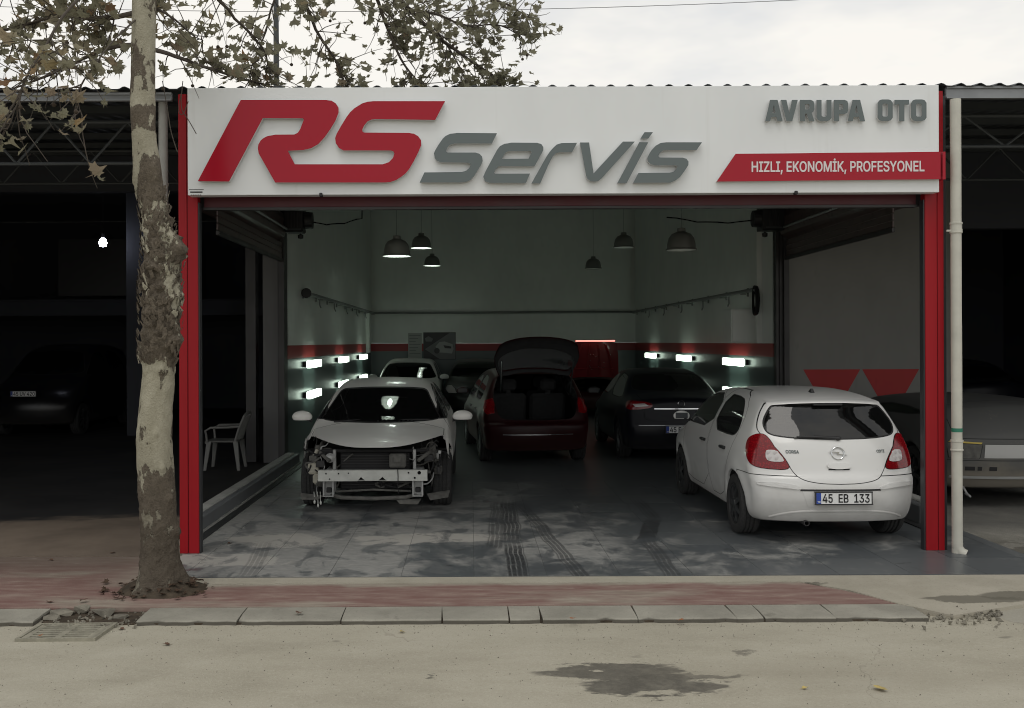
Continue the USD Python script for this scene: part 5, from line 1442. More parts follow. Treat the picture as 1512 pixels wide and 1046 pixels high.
for sg in (-1, 1):
    put('crash_box', [bev(sg * 0.50 - 0.055, sg * 0.50 + 0.055, 1.60, by0 - 0.022, bz0 + 0.005, bz1 - 0.01, 0.01)], 'raw_metal', sal)
    put('lower_bracket', [bx(sg * 0.50 - 0.06, sg * 0.50 - 0.045, 1.92, 2.02, 0.205, bz0 - 0.002), bx(sg * 0.50 + 0.045, sg * 0.50 + 0.06, 1.92, 2.02, 0.205, bz0 - 0.002), bx(sg * 0.50 - 0.044, sg * 0.50 + 0.044, 1.92, 1.94, 0.205, bz0 - 0.002), bx(sg * 0.50 - 0.06, sg * 0.50 + 0.06, 1.93, 2.03, 0.195, 0.204)], 'raw_metal', sal)
    put('bracket_pad', bev(sg * 0.50 - 0.03, sg * 0.50 + 0.03, 1.941, 1.96, 0.23, 0.29, 0.008), 'car_plastic', sal)
    put('radiator_post', [bev(sg * 0.455 - 0.018, sg * 0.455 + 0.018, 1.80, 1.84, 0.22, 0.70, 0.006)], 'raw_metal', sal)
    put('wing_rail', [tube([(sg * 0.60, 1.25, 0.80), (sg * 0.64, 1.55, 0.74), (sg * 0.62, 1.80, 0.66), (sg * 0.50, 1.90, 0.58)], 0.022, 8), bev(sg * 0.56 - 0.05, sg * 0.56 + 0.05, 1.62, 1.72, 0.64, 0.70, 0.01), bev(sg * 0.66 - 0.03, sg * 0.66 + 0.05, 1.56, 1.64, 0.66, 0.73, 0.008)], 'dusty_plastic', sal)
    put('wing_flap', trimesh.convex.convex_hull([(sg * 0.80, 1.62, 0.80), (sg * 0.84, 1.50, 0.80), (sg * 0.83, 1.66, 0.62), (sg * 0.845, 1.60, 0.56), (sg * 0.83, 1.58, 0.60)]), 'paint_white_warm', sal)
put('cooling_pack', [bev(-0.40, 0.40, 1.70, 1.76, 0.24, 0.66, 0.012)], 'rubber_black', sal)
put('cooling_fin', [bx(-0.385, 0.385, 1.761, 1.764, 0.26 + k * 0.03, 0.266 + k * 0.03) for k in range(13)], 'dark_frame', sal, kind='stuff')
put('upper_tie_bar', [bev(-0.62, 0.62, 1.74, 1.80, 0.665, 0.70, 0.01)], 'rubber_black', sal)
put('air_box', [bev(-0.36, -0.17, 1.78, 1.90, 0.50, 0.655, 0.015), bev(-0.31, -0.22, 1.901, 1.915, 0.56, 0.63, 0.01)], 'dusty_plastic', sal)
put('lower_tie_bar', [tube([(-0.56, 1.9, 0.215), (-0.36, 1.96, 0.175), (0, 1.98, 0.165), (0.36, 1.96, 0.175), (0.56, 1.9, 0.215)], 0.022, 8), tube([(-0.42, 1.93, 0.24), (0, 1.95, 0.262), (0.42, 1.93, 0.24)], 0.012, 6)], 'dusty_plastic', sal)
put('washer_tank', [bev(0.64, 0.76, 1.72, 1.84, 0.42, 0.55, 0.02), bev(0.60, 0.70, 1.74, 1.86, 0.31, 0.425, 0.02), tube([(0.69, 1.78, 0.55), (0.70, 1.74, 0.62), (0.67, 1.70, 0.68)], 0.022, 8)], 'reservoir', sal)
put('horn', [mov(rot(lathe([(0, 0), (0.05, 0.0), (0.055, 0.02), (0.03, 0.04), (0, 0.045)], 18), -90, [1, 0, 0]), 0.50, 1.84, 0.61)], 'raw_metal', sal)
put('lamp_bucket', [trimesh.convex.convex_hull([(-0.55, 1.60, 0.52), (-0.74, 1.58, 0.54), (-0.76, 1.62, 0.66), (-0.60, 1.66, 0.67), (-0.56, 1.72, 0.56), (-0.70, 1.72, 0.55), (-0.70, 1.70, 0.63)])], 'dusty_plastic', sal)
put('splash_shield', [trimesh.convex.convex_hull([(-0.60, 1.95, 0.215), (-0.86, 1.86, 0.24), (-0.84, 2.0, 0.18), (-0.64, 2.02, 0.15), (-0.74, 1.9, 0.20)])], 'dusty_plastic', sal)
put('splash_shield', [trimesh.convex.convex_hull([(0.56, 1.95, 0.20), (0.84, 1.90, 0.22), (0.80, 2.0, 0.16), (0.62, 1.98, 0.155), (0.7, 1.9, 0.20)])], 'dusty_plastic', sal)
put('splash_shield', [trimesh.convex.convex_hull([(-0.26, 1.98, 0.15), (-0.54, 1.96, 0.16), (-0.50, 2.02, 0.105), (-0.30, 2.02, 0.11)])], 'dusty_plastic', sal)
def cable(x, y, z, n, sc):
    p_ = np.array([x, y, z]); out = [p_.copy()]; d_ = rng.normal(0, 1, 3)
    for _ in range(n):
        d_ = d_ * 0.7 + rng.normal(0, 0.7, 3) + [0, 0.05, -0.12]
        p_ = p_ + d_ / max(np.linalg.norm(d_), 1e-6) * sc
        p_[1] = np.clip(p_[1], 1.62, 1.97)
        out.append(p_.copy())
    return np.array(out)
for sg in (-1, 1):
    for k in range(13):
        P_ = chaikin(cable(sg * rng.uniform(0.42, 0.76), rng.uniform(1.66, 1.9), rng.uniform(0.42, 0.70), 5, 0.06), 2, False)
        put('wiring_loom', tube(P_, rng.uniform(0.004, 0.011), 6), ['rubber_black', 'dusty_plastic', 'raw_metal', 'rubber_black'][k % 4], sal)
    for k in range(9):
        c_ = np.array([sg * rng.uniform(0.44, 0.76), rng.uniform(1.66, 1.86), rng.uniform(0.30, 0.70)]); e_ = rng.uniform(0.012, 0.05, 3)
        put('connector', rot(bev(c_[0] - e_[0], c_[0] + e_[0], c_[1] - e_[1], c_[1] + e_[1], c_[2] - e_[2], c_[2] + e_[2], 0.005), rng.uniform(-40, 40), rng.normal(0, 1, 3), c_), ['raw_metal', 'dusty_plastic', 'car_plastic'][k % 3], sal)
for k in range(6):
    x_ = rng.uniform(-0.4, 0.45)
    put('hose', tube(chaikin([(x_, 1.85, 0.30), (x_ + rng.normal(0, 0.05), 1.9, 0.27), (x_ + rng.normal(0, 0.12), 1.9, 0.33), (x_ + rng.normal(0, 0.2), 1.86, 0.36)], 2, False), 0.012, 6), ['dusty_plastic', 'rubber_black'][k % 2], sal)
put('tie_cable', tube([(-0.28, 2.055, 0.50), (-0.285, 2.056, 0.42), (-0.28, 2.05, 0.30), (-0.29, 2.0, 0.22)], 0.005, 6), 'rubber_black', sal)
for x_, z_ in ((0.66, 0.13), (0.62, 0.09), (0.59, 0.12)):
    put('hanging_plug', [ellip((x_, 1.98, z_), (0.012, 0.012, 0.022), 2), tube([(x_, 1.98, z_), (x_ + 0.01, 1.95, 0.24)], 0.004, 5)], 'beam_white', sal)

# ------------------------------------------------------------------ the other cars
def scaled(spec, sx=1, sy=1, sz=1, R=None):
    d = dict(spec)
    d['profile'] = [(y * sy, z * sz) for y, z in spec['profile']]
    d['width'] = [(z * sz, w * sx) for z, w in spec['width']]
    d['taper'] = [(y * sy, t) for y, t in spec['taper']]
    d['wheels'] = tuple(w * sy for w in spec['wheels'])
    if R: d['R'] = R
    return d
def sc2(P, a, b): return [(x * a, z * b) for x, z in P]
hr_ = [(0, 0.985), (0.33, 0.992), (0.52, 1.02), (0.60, 1.07), (0.62, 1.15), (0.575, 1.265), (0.515, 1.335), (0.25, 1.358), (0, 1.362)]
hf_ = [(0, 0.985), (0.5, 0.99), (0.735, 1.01), (0.66, 1.14), (0.565, 1.32), (0.5, 1.37), (0, 1.39)]
hs_ = ([(-1.17, 1.03), (-1.16, 1.14), (-1.02, 1.285), (-0.88, 1.36), (-0.29, 1.385), (-0.235, 0.975), (-0.98, 0.955)], [(-0.135, 0.975), (-0.195, 1.385), (0.40, 1.335), (0.93, 1.01), (0.95, 0.955)])
head_f = lambda V: np.maximum(poly_sdf(np.stack([np.abs(V[:, 0]) - 0.5 * np.minimum(0, V[:, 1] - 1.8), V[:, 2]], 1), [(0.48, 0.60), (0.60, 0.72), (0.80, 0.80), (0.98, 0.80), (0.95, 0.70), (0.75, 0.60)]), 1.2 - V[:, 1])
# small white car by the back wall, front towards us
wc = xform('small_car', None, (-1.60, 26.2, 0), 180, 'small white car facing out in front of the notice sheet', 'car')
build_car(wc, scaled(HATCH, 1.0, 1.03, 1.0), 'paint_white', 'tinted_glass', 0.036, rear=hr_, front=hf_, sides=hs_, lights=(('headlamp', head_f, 'lamp_clear', 0.004),), rim='alloy')
for sg in (-1, 1): mirror_part(wc, sg * 0.83, 0.95, 1.02, 'paint_white', (0.12, 0.07, 0.08))
seats(wc, ((0.15, (-0.36, 0.36), 0.24),), 0.5)
put('dashboard', bev(-0.66, 0.66, 0.9, 1.2, 0.62, 0.93, 0.04), 'car_cabin', wc)
# dark car beside it
dc = xform('small_car', None, (0.15, 27.0, 0), 180, 'near black small car half hidden behind the red estate', 'car')
build_car(dc, scaled(HATCH, 1.0, 1.0, 0.97), 'paint_black', 'tinted_glass', 0.045, rear=hr_, front=hf_, sides=hs_, lights=(('headlamp', head_f, 'lamp_clear', 0.004),))
# red estate with its tailgate up
es = xform('estate_car', None, (0.86, 17.25, 0), 5, 'dark red estate car with its tailgate raised', 'car')
ES = scaled(HATCH, 1.03, 1.06, 1.0)
eg = lambda V: np.maximum(poly_sdf(np.stack([np.abs(V[:, 0]), V[:, 2]], 1), chaikin([(0, 0.70), (0.50, 0.705), (0.60, 0.76), (0.64, 0.90), (0.68, 1.05), (0.60, 1.32), (0.55, 1.39), (0.0, 1.405), (-0.2, 1.405), (-0.2, 0.70)], 1)), V[:, 1] + 1.45)
es_tail = lambda V: np.maximum(poly_sdf(np.stack([np.abs(V[:, 0]) + 0.75 * np.maximum(0, V[:, 1] + 1.90), V[:, 2]], 1), [(0.65, 0.80), (0.69, 1.0), (0.76, 1.04), (0.96, 1.0), (0.94, 0.84), (0.8, 0.78)]), V[:, 1] + 1.3)
EM = build_car(es, ES, 'paint_red', 'tinted_glass', 0.030, rear=None, front=hf_, sides=[sc2(p_, 1.06, 1) for p_ in hs_], lights=(('tail_lamp', es_tail, 'lamp_red', 0.006),), drop=eg, inner_drop=lambda V: eg(V) - 0.03, rim='alloy', track=0.755)
Mg = cut(EM.mesh(0.030), eg)[0]
hinge, th = np.array([0, -1.62, 1.41]), math.radians(-103)
Rm = np.array([[1, 0, 0], [0, math.cos(th), -math.sin(th)], [0, math.sin(th), math.cos(th)]])
wpoly = chaikin([(x, z) for x, z in hr_] + [(-x, z) for x, z in reversed(hr_) if x > 0], 1)
Gw, Gp = cut(Mg, lambda V: poly_sdf(np.stack([V[:, 0], V[:, 2]], 1), wpoly))
def swing(M, off=0.0):
    V, T_, Nn = M
    return ((V + Nn * off - hinge) @ Rm.T + hinge, T_, Nn @ Rm.T)
tg = psheet('tailgate', swing(Gp), 'paint_red', es)
psheet('inner_trim', swing(Gp, -0.03), 'car_cabin', tg)
psheet('gate_window', swing(Gw, -0.004), 'window_glass', tg)
put('boot_floor', bx(-0.60, 0.60, -2.0, -0.9, 0.60, 0.63), 'car_cabin', es)
seats(es, ((-0.85, (-0.33, 0.33), 0.30), (0.15, (-0.36, 0.36), 0.24)), 0.50)
put('boot_lip', rear_patch([(-0.52, 0.655), (0.52, 0.655), (0.53, 0.685), (-0.53, 0.685)], 0.003, 0.008, shell=EM), 'paint_red', es)
put('bumper_trim', rear_patch([(-0.55, 0.475), (0.55, 0.475), (0.55, 0.487), (-0.55, 0.487)], 0.003, 0.006, shell=EM), 'chrome', es)
put('boot_clutter', [rot(bev(-0.42 + k * 0.07, -0.38 + k * 0.07, -1.85, -1.7, 0.632, 0.655 + 0.01 * (k % 2), 0.004), 15 * k, [0, 0, 1], (-0.4 + k * 0.07, -1.78, 0.64)) for k in range(5)], 'plate_white', es)
for sg in (-1, 1):
    mirror_part(es, sg * 0.85, 0.98, 1.02, 'paint_red', (0.11, 0.06, 0.07))
    put('gas_strut', tube([(sg * 0.55, -1.80, 1.12), (sg * 0.56, -2.05, 1.62)], 0.012, 8), 'chrome', es)
    for yy in (-0.85, 0.06): put('door_handle', bev(sg * 0.86 - 0.02, sg * 0.86 + 0.02, yy - 0.1, yy + 0.08, 0.80, 0.83, 0.008), 'chrome', es)
# navy saloon seen from behind
nv = xform('saloon', None, (3.28, 17.55, 0), 0, 'near black saloon with a chrome line parked beside the white hatchback', 'car')
nt = lambda V: np.maximum(poly_sdf(np.stack([np.abs(V[:, 0]) + 0.7 * np.maximum(0, V[:, 1] + 2.12), V[:, 2]], 1), chaikin([(0.42, 0.88), (0.46, 0.965), (0.72, 0.985), (0.98, 0.98), (0.98, 0.88), (0.80, 0.83), (0.60, 0.845)], 1)), V[:, 1] + 1.6)
NS = build_car(nv, dict(SEDAN, bow_r=0.18), 'paint_navy', 'tinted_glass', 0.030, rear=ss_rear, front=ss_front, sides=ss_sides, lights=(('tail_lamp', nt, 'lamp_red', 0.005),),
    seams=(('boot_lid', lambda V: np.maximum(poly_sdf(np.stack([np.abs(V[:, 0]), V[:, 2]], 1), [(-0.2, 0.66), (0.45, 0.66), (0.56, 0.72), (0.62, 1.2), (-0.2, 1.2)]), V[:, 1] + 1.62)),), rim='alloy', track=0.765)
for sg in (-1, 1):
    q_ = rear_patch([(sg * 0.50, 0.905), (sg * 0.70, 0.885), (sg * 0.74, 0.93), (sg * 0.56, 0.945)], 0.008, 0.004, shell=NS)
    put('lamp_insert', q_, 'lamp_clear', nv)
    mirror_part(nv, sg * 0.89, 0.82, 1.0, 'paint_navy', (0.12, 0.065, 0.075))
put('chrome_strip', rear_patch([(-0.42, 0.855), (0.42, 0.855), (0.42, 0.870), (-0.42, 0.870)], 0.003, 0.006, shell=NS), 'chrome', nv)
put('bumper_line', rear_patch([(-0.66, 0.60), (0.66, 0.60), (0.66, 0.610), (-0.66, 0.610)], 0.003, 0.006, shell=NS), 'alloy', nv)
q = on_rear(0, 0.94, NS, 0.006)
put('emblem', tube(np.stack([q[0] + 0.05 * np.cos(a_), np.full(33, q[1]), q[2] + 0.05 * np.sin(a_)], 1), 0.008, 6), 'chrome', nv)
q = on_rear(0, 0.56, NS, 0.015)
number_plate(nv, -0.0, q[1] - 0.01, 0.545, '45 EM 045', 0)
seats(nv, ((-0.95, (-0.36, 0.36), 0.30), (0.05, (-0.38, 0.38), 0.25)), 0.45)
# red car with a raised bonnet at the back right, lit by a strip lamp
rc = xform('small_car', None, (3.15, 26.6, 0), 180, 'red car with raised bonnet by the back wall under a strip lamp', 'car')
hb_f = lambda V: np.maximum.reduce([np.abs(V[:, 0]) - 0.66, 1.30 - V[:, 1], V[:, 1] - 1.93, 0.66 - V[:, 2]])
build_car(rc, HATCH, 'paint_red', 'tinted_glass', 0.042, rear=hr_, front=hf_, sides=hs_, lights=(('headlamp', head_f, 'lamp_clear', 0.004),), drop=hb_f, liner_y=1.25)
bnt = []
nx_, ny_ = 13, 9
V_ = np.array([[(-0.66 + 1.32 * i / (nx_ - 1)) * (1 - 0.08 * (j / (ny_ - 1)) ** 2), 1.30 + 0.10 * j / (ny_ - 1) + 0.10 * math.sin(j / (ny_ - 1) * 1.5) - 0.10 * (2 * i / (nx_ - 1) - 1) ** 2, 1.00 + 0.92 * j / (ny_ - 1) - 0.06 * (2 * i / (nx_ - 1) - 1) ** 4] for j in range(ny_) for i in range(nx_)])
F_ = [f_ for j in range(ny_ - 1) for i in range(nx_ - 1) for f_ in ((j * nx_ + i, j * nx_ + i + 1, (j + 1) * nx_ + i + 1), (j * nx_ + i, (j + 1) * nx_ + i + 1, (j + 1) * nx_ + i))]
paint('paint_red_under', (0.20, 0.012, 0.016), 0.35)
bo = put('bonnet', trimesh.Trimesh(V_, F_, process=False), 'paint_red_under', rc, smooth=True)
for k in range(4): put('bonnet_rib', tube([(-0.5 + k * 0.33, 1.36, 1.06), (-0.42 + k * 0.28, 1.47, 1.5), (-0.30 + k * 0.2, 1.53, 1.84)], 0.018, 6), 'paint_red_under', bo)
put('bonnet_rib', tube([(-0.55, 1.40, 1.20), (0, 1.50, 1.24), (0.55, 1.40, 1.20)], 0.018, 6), 'paint_red_under', bo)
for k in range(14): put('bonnet_clip', ellip((rng.uniform(-0.5, 0.5), 1.545, rng.uniform(1.2, 1.75)), (0.016, 0.012, 0.012), 1), 'chrome', bo)
sl = xform('strip_lamp', None, (3.17, 24.98, 1.93), 0, 'lit strip work lamp clipped along the raised red bonnet', 'work lamp')
put('tube', rot(lathe([(0, -0.5), (0.022, -0.5), (0.022, 0.5), (0, 0.5)], 12), 90, [0, 1, 0]), 'work_light', sl)
put('rear_cover', bev(-0.52, 0.52, 0.022, 0.045, -0.02, 0.03, 0.006), 'plastic_black', sl)
# stripped grey saloon in the right yard
gs = xform('saloon', None, (6.28, 13.42, 0), 0, 'stripped primer grey saloon without rear bumper beyond the cream downpipe', 'car')
GSP = dict(SEDAN, profile=[(-2.15, 0.20), (-2.24, 0.28), (-2.30, 0.42), (-2.31, 0.56), (-2.30, 0.70), (-2.29, 0.80), (-2.25, 0.88), (-2.10, 1.06), (-1.92, 1.19), (-1.3, 1.225), (-0.4, 1.235), (0.2, 1.19), (0.7, 1.05), (1.23, 0.92), (1.80, 0.82), (2.02, 0.73), (2.17, 0.62), (2.28, 0.48), (2.27, 0.27), (2.18, 0.19), (1.4, 0.17), (-1.4, 0.17)],
    width=[(0.12, 0.74), (0.20, 0.80), (0.32, 0.835), (0.48, 0.855), (0.62, 0.868), (0.74, 0.868), (0.86, 0.85), (0.96, 0.83), (1.08, 0.79), (1.18, 0.73), (1.26, 0.64), (1.40, 0.55)])
g_gap = lambda V: np.maximum(poly_sdf(np.stack([V[:, 0], V[:, 2]], 1), [(-0.47, 0.57), (0.8, 0.57), (0.8, 0.735), (-0.43, 0.735)]), V[:, 1] + 1.6)
g_lamp = lambda V: np.maximum(poly_sdf(np.stack([V[:, 0], V[:, 2]], 1), [(-0.80, 0.56), (-0.50, 0.56), (-0.46, 0.73), (-0.82, 0.75)]), V[:, 1] + 1.5)
g_low = lambda V: np.maximum(V[:, 2] - 0.545, V[:, 1] + 2.0)
Gsh = build_car(gs, dict(GSP, bow_r=0.15), 'primer_grey', 'tinted_glass', 0.030, sides=([(-1.5, 1.0), (-1.4, 1.09), (-0.3, 1.12), (-0.2, 0.98)], [(-0.1, 0.98), (-0.1, 1.12), (0.4, 1.06), (0.6, 0.98)]),
    lights=(('tail_lamp', g_lamp, 'dusty_plastic', -0.004),), seams=(('bumper_beam', g_low), ('boot_lid', lambda V: np.maximum.reduce([0.79 - V[:, 2], np.abs(V[:, 0]) - 0.74, V[:, 1] + 1.75]))), rim='rim_black', track=0.765)
put('light_panel', rear_patch([(-0.455, 0.575), (0.78, 0.575), (0.78, 0.725), (-0.44, 0.725)], -0.004, 0.008, shell=Gsh), 'panel_white', gs)
put('sealant_strip', rear_patch([(-0.80, 0.748), (-0.48, 0.732), (-0.47, 0.75), (-0.78, 0.765)], 0.002, 0.005, shell=Gsh), 'sealant_yellow', gs)
put('bumper_strip', rear_patch([(-0.78, 0.335), (0.78, 0.335), (0.78, 0.365), (-0.78, 0.365)], 0.004, 0.012, shell=Gsh), 'raw_metal', gs)
for x_, w_ in ((-0.60, 0.05), (-0.50, 0.022), (-0.36, 0.04), (0.3, 0.05), (0.45, 0.03)):
    put('bolt_hole', rear_patch([(x_ - w_, 0.43), (x_ + w_, 0.43), (x_ + w_, 0.475), (x_ - w_, 0.475)], 0.001, 0.003, shell=Gsh), 'ink_black', gs)
put('tow_hook', tube([(-0.62, -2.1, 0.24), (-0.60, -2.16, 0.16), (-0.55, -2.14, 0.12), (-0.56, -2.05, 0.14)], 0.012, 6), 'raw_metal', gs)
# dim cars deep in the neighbours' halls
dk = xform('saloon', None, (10.4, 21.5, 0), 0, 'dim dark blue saloon deep in the right hall behind the stripped one', 'car')
build_car(dk, scaled(SEDAN, 1.0, 1.0, 1.04), 'paint_navy', 'tinted_glass', 0.05, rear=ss_rear, front=ss_front, sides=ss_sides)
lv = xform('van', None, (-9.1, 22.2, 0), 180, 'barely visible dark van with a number plate deep in the left hall', 'van')
build_car(lv, scaled(HATCH, 1.1, 1.1, 1.28, 0.33), 'paint_black', 'tinted_glass', 0.05, rear=sc2(hr_, 1.08, 1.28), front=sc2(hf_, 1.08, 1.28), sides=[sc2(p_, 1.1, 1.28) for p_ in hs_], track=0.80)
lp = number_plate(lv, 0, 0, 0, '45 UV 420', 0)
for c_ in [lp] : pass
UsdGeom.XformCommonAPI(UsdGeom.Xformable(lp)).SetRotate(Gf.Vec3f(0, 0, 180)); UsdGeom.XformCommonAPI(UsdGeom.Xformable(lp)).SetTranslate(Gf.Vec3d(0, 2.24, 0.90))
# ------------------------------------------------------------------ the plane tree
g = G(); p = g.pos()
sz = g('separate_xyz', vector=p).z
a1 = g.noise(p, 2.6, 5.0, 0.6, (1, 1, 0.55), 0.7); a2 = g.noise(p, 11.0, 5.0, 0.65, (1, 1, 0.5)); a3 = g.noise(p, 60.0, 4.0, 0.7)
rough_zone = g.max(g.max(g.step(g.abs(sz - 2.52), 0.95, 0.70) * g.step(sz, 1.72, 1.80), g.step(sz, 1.05, 0.75)), g.max(g.step(g.abs(sz - 3.66), 0.13, 0.07), g.step(sz, 3.95, 4.1, 0, 0.35)))
patch = g.step(a1 * 0.55 + a2 * 0.45 - rough_zone * 0.115, 0.425, 0.445)
pale = g.ramp(a2, (0.3, (0.29, 0.27, 0.20)), (0.7, (0.41, 0.385, 0.30)))
brown = g.ramp(a3 * 0.5 + a2 * 0.5, (0.3, (0.06, 0.05, 0.038)), (0.55, (0.155, 0.13, 0.10)), (0.75, (0.25, 0.215, 0.165)))
c = g.mix(patch, brown, pale)
c = g.mix(g.step(sz, 1.25, 0.3, 0, 0.65), c, (0.075, 0.062, 0.048))
g.make('plane_bark', g.principled(base_color=c, roughness=0.9, specular_ior_level=0.2, normal=g.bump(a3 * 0.5 + a2 * (1.2 - patch * 0.9), 0.03, 0.9)))
plain('twig_bark', (0.075, 0.062, 0.05), 0.9, var=0.3, scale=5)
plain('burr_brown', (0.05, 0.037, 0.025), 0.9)
def leaf_mat(name, per):
    g = G()
    r = g('geometry').random_per_island if per == 'island' else g('object_info').random
    n = g.noise(g.pos(), 14.0, 3.0, 0.6)
    c = g.ramp(r, (0.0, (0.19, 0.185, 0.125)), (0.30, (0.245, 0.23, 0.16)), (0.55, (0.28, 0.255, 0.18)), (0.80, (0.29, 0.22, 0.155)), (0.93, (0.28, 0.21, 0.09)), (0.97, (0.27, 0.13, 0.06)), (1.0, (0.16, 0.10, 0.07)))
    c = g.mix(g.step(n, 0.55, 0.75, 0, 0.5), c, (0.10, 0.072, 0.04))
    pr = g.principled(base_color=c, roughness=0.6, specular_ior_level=0.3)
    tr_ = g('translucent_bsdf', color=g.mix(0.5, c, (0.40, 0.37, 0.26))).BSDF
    return g.make(name, g('mix_closure', fac=0.5, closure1=pr, closure2=tr_).closure)
leaf_mat('leaf_single', 'object'); leaf_mat('leaf_mass', 'island')

tree = xform('plane_tree', label='plane tree with mottled peeling bark and burrs in front of the left red post', cat='tree')
TD = 7.70
prof = [(868, 240, 36), (862, 238, 33), (845, 236, 31), (800, 235, 28.5), (750, 231, 28), (700, 228, 27.5), (650, 225, 26.5), (600, 228, 25), (560, 232, 24.5), (535, 233, 25), (520, 234, 27), (500, 237, 30), (475, 237, 28.5), (450, 237, 29), (420, 237, 29), (395, 239, 29), (370, 240, 28), (345, 236, 24), (330, 233, 22), (305, 227, 21), (280, 224, 20.5), (262, 221, 20.5), (240, 219, 20.5), (215, 216, 18.5), (185, 214, 18), (160, 213.5, 19), (140, 213, 18.5), (100, 213.5, 18), (50, 213.5, 18), (0, 214, 18), (-80, 214, 17), (-200, 216, 15), (-320, 217, 12), (-450, 219, 8)]
cz = np.array([pt(x, y, TD)[2] for y, x, w in prof]); cx_ = np.array([pt(x, y, TD)[0] for y, x, w in prof]); cw = np.array([w for y, x, w in prof]) * TD / FPX
cz[0] = min(cz[0], -0.03)
zz = np.arange(-0.04, cz[-1] - 0.01, 0.018)
nA = 84
ang = np.arange(nA) * 2 * np.pi / nA
X_ = np.interp(zz, cz, cx_); W_ = np.interp(zz, cz, cw)
Zg, Ag = np.meshgrid(zz, ang, indexing='ij')
q = np.stack([np.cos(Ag) * 0.16, np.sin(Ag) * 0.16, Zg], -1)
gn = meshkit.fbm(q * 9, 4, 3) - 0.5; gf = meshkit.fbm(q * 32, 3, 8) - 0.5; gb = meshkit.fbm(q * [16, 16, 20], 4, 21)
rz_ = np.clip(1 - np.abs(Zg - 2.40) / 0.80, 0, 1) ** 0.5 + np.clip((0.9 - Zg) / 1.2, 0, 0.35)
rad = W_[:, None] * (1 + 0.10 * gn + 0.05 * gf * (0.4 + rz_)) + rz_ * np.clip(gb - 0.52, 0, 1) * 0.14 + rz_ * gf * 0.035 - rz_ * 0.014 - 0.005
# root flare and burrs
rad = rad * (1 + 0.35 * np.clip(0.22 - Zg, 0, 0.3) / 0.22 * (0.7 + 0.5 * np.sin(3 * Ag + 1) + 0.3 * np.sin(5 * Ag)))
for zb, ab, rb_, hb_ in ((pt(0, 370, TD)[2], -0.15, 0.10, 0.060), (pt(0, 268, TD)[2], math.pi - 0.4, 0.10, 0.035), (pt(0, 520, TD)[2], math.pi + 0.2, 0.07, 0.035), (pt(0, 505, TD)[2], -0.5, 0.08, 0.035), (pt(0, 440, TD)[2], -0.3, 0.11, 0.03), (pt(0, 255, TD)[2], -0.8, 0.09, 0.03), (pt(0, 175, TD)[2], -1.8, 0.09, 0.025), (pt(0, 460, TD)[2], -1.9, 0.08, 0.025), (pt(0, 640, TD)[2], -1.2, 0.03, 0.02), (pt(0, 690, TD)[2], -0.9, 0.03, 0.02), (pt(0, 545, TD)[2], -1.1, 0.035, 0.022), (pt(0, 735, TD)[2], -0.5, 0.035, 0.025), (pt(0, 755, TD)[2], -1.9, 0.03, 0.02), (0.45, -0.1, 0.05, 0.03)):
    da = (Ag - ab + np.pi) % (2 * np.pi) - np.pi
    rad += hb_ * np.exp(-((da * 0.17 / rb_) ** 2 + ((Zg - zb) / rb_) ** 2)) * (0.7 + 0.9 * gb)
V_ = np.stack([X_[:, None] + rad * np.cos(Ag), TD + 0.04 * np.sin(Zg * 1.3) + rad * np.sin(Ag), Zg], -1).reshape(-1, 3)
F_ = np.array([f_ for i in range(len(zz) - 1) for j in range(nA) for f_ in ((i * nA + j, i * nA + (j + 1) % nA, (i + 1) * nA + (j + 1) % nA), (i * nA + j, (i + 1) * nA + (j + 1) % nA, (i + 1) * nA + j))])
put('trunk', (V_, F_), 'plane_bark', tree, smooth=True)
# curled bark scales on the rough stretch
trg = np.random.default_rng(17)
sc = []
for k in range(420):
    z = trg.uniform(1.78, 3.15); a0 = trg.uniform(math.pi * 0.95, math.pi * 2.05)
    x0_ = np.interp(z, zz, X_); r0 = np.interp(z, zz, W_) * 1.03 + 0.006
    c_ = np.array([x0_ + r0 * math.cos(a0), TD + r0 * math.sin(a0), z]); n_ = np.array([math.cos(a0), math.sin(a0), 0]); t_ = np.array([-n_[1], n_[0], 0])
    w_, h_ = trg.uniform(0.008, 0.022), trg.uniform(0.012, 0.035)
    tilt = trg.uniform(-0.6, 0.6)
    u_ = t_ * math.cos(tilt) + np.array([0, 0, 1]) * math.sin(tilt); v_ = np.cross(n_, u_)
    P_ = [c_ - u_ * w_ - v_ * h_, c_ + u_ * w_ - v_ * h_ * 0.8, c_ + u_ * w_ * 0.7 + v_ * h_ + n_ * 0.016, c_ - u_ * w_ * 0.8 + v_ * h_ * 0.9 + n_ * 0.012, c_ + n_ * 0.010]
    sc.append(trimesh.Trimesh(P_, [[0, 1, 4], [1, 2, 4], [2, 3, 4], [3, 0, 4]], process=False))
put('bark_scales', sc, 'plane_bark', tree, kind='stuff')

def limb(way, r0, r1):
    P = chaikin(np.array([pt(*w_) for w_ in way]), 2, False)
    n = len(P)
    P = P + (meshkit.fbm(P * 3.0 + 7, 3, 5)[:, None] - 0.5) * [0.10, 0.10, 0.08] * np.linspace(0.2, 1, n)[:, None]
    put('limb', tube(P, np.linspace(r0, r1, n), 8), 'twig_bark', tree, smooth=True)
    return P
limbs = []
def add_limb(way, r0, r1, twigs, droop=0.5, spread=0.45, f0=0.15):
    P = limb(way, r0 * 0.68, r1 * 0.6); limbs.append((P, twigs, droop, spread, f0))
add_limb([(205, 66, 7.7), (170, 68, 7.95), (125, 85, 8.3), (80, 108, 8.7), (30, 128, 9.0), (-40, 150, 9.2)], 0.030, 0.008, 24, 0.3)
add_limb([(205, 18, 7.7), (150, 30, 7.9), (90, 20, 8.2), (30, 40, 8.5), (-60, 60, 8.8)], 0.035, 0.01, 34, 0.4)
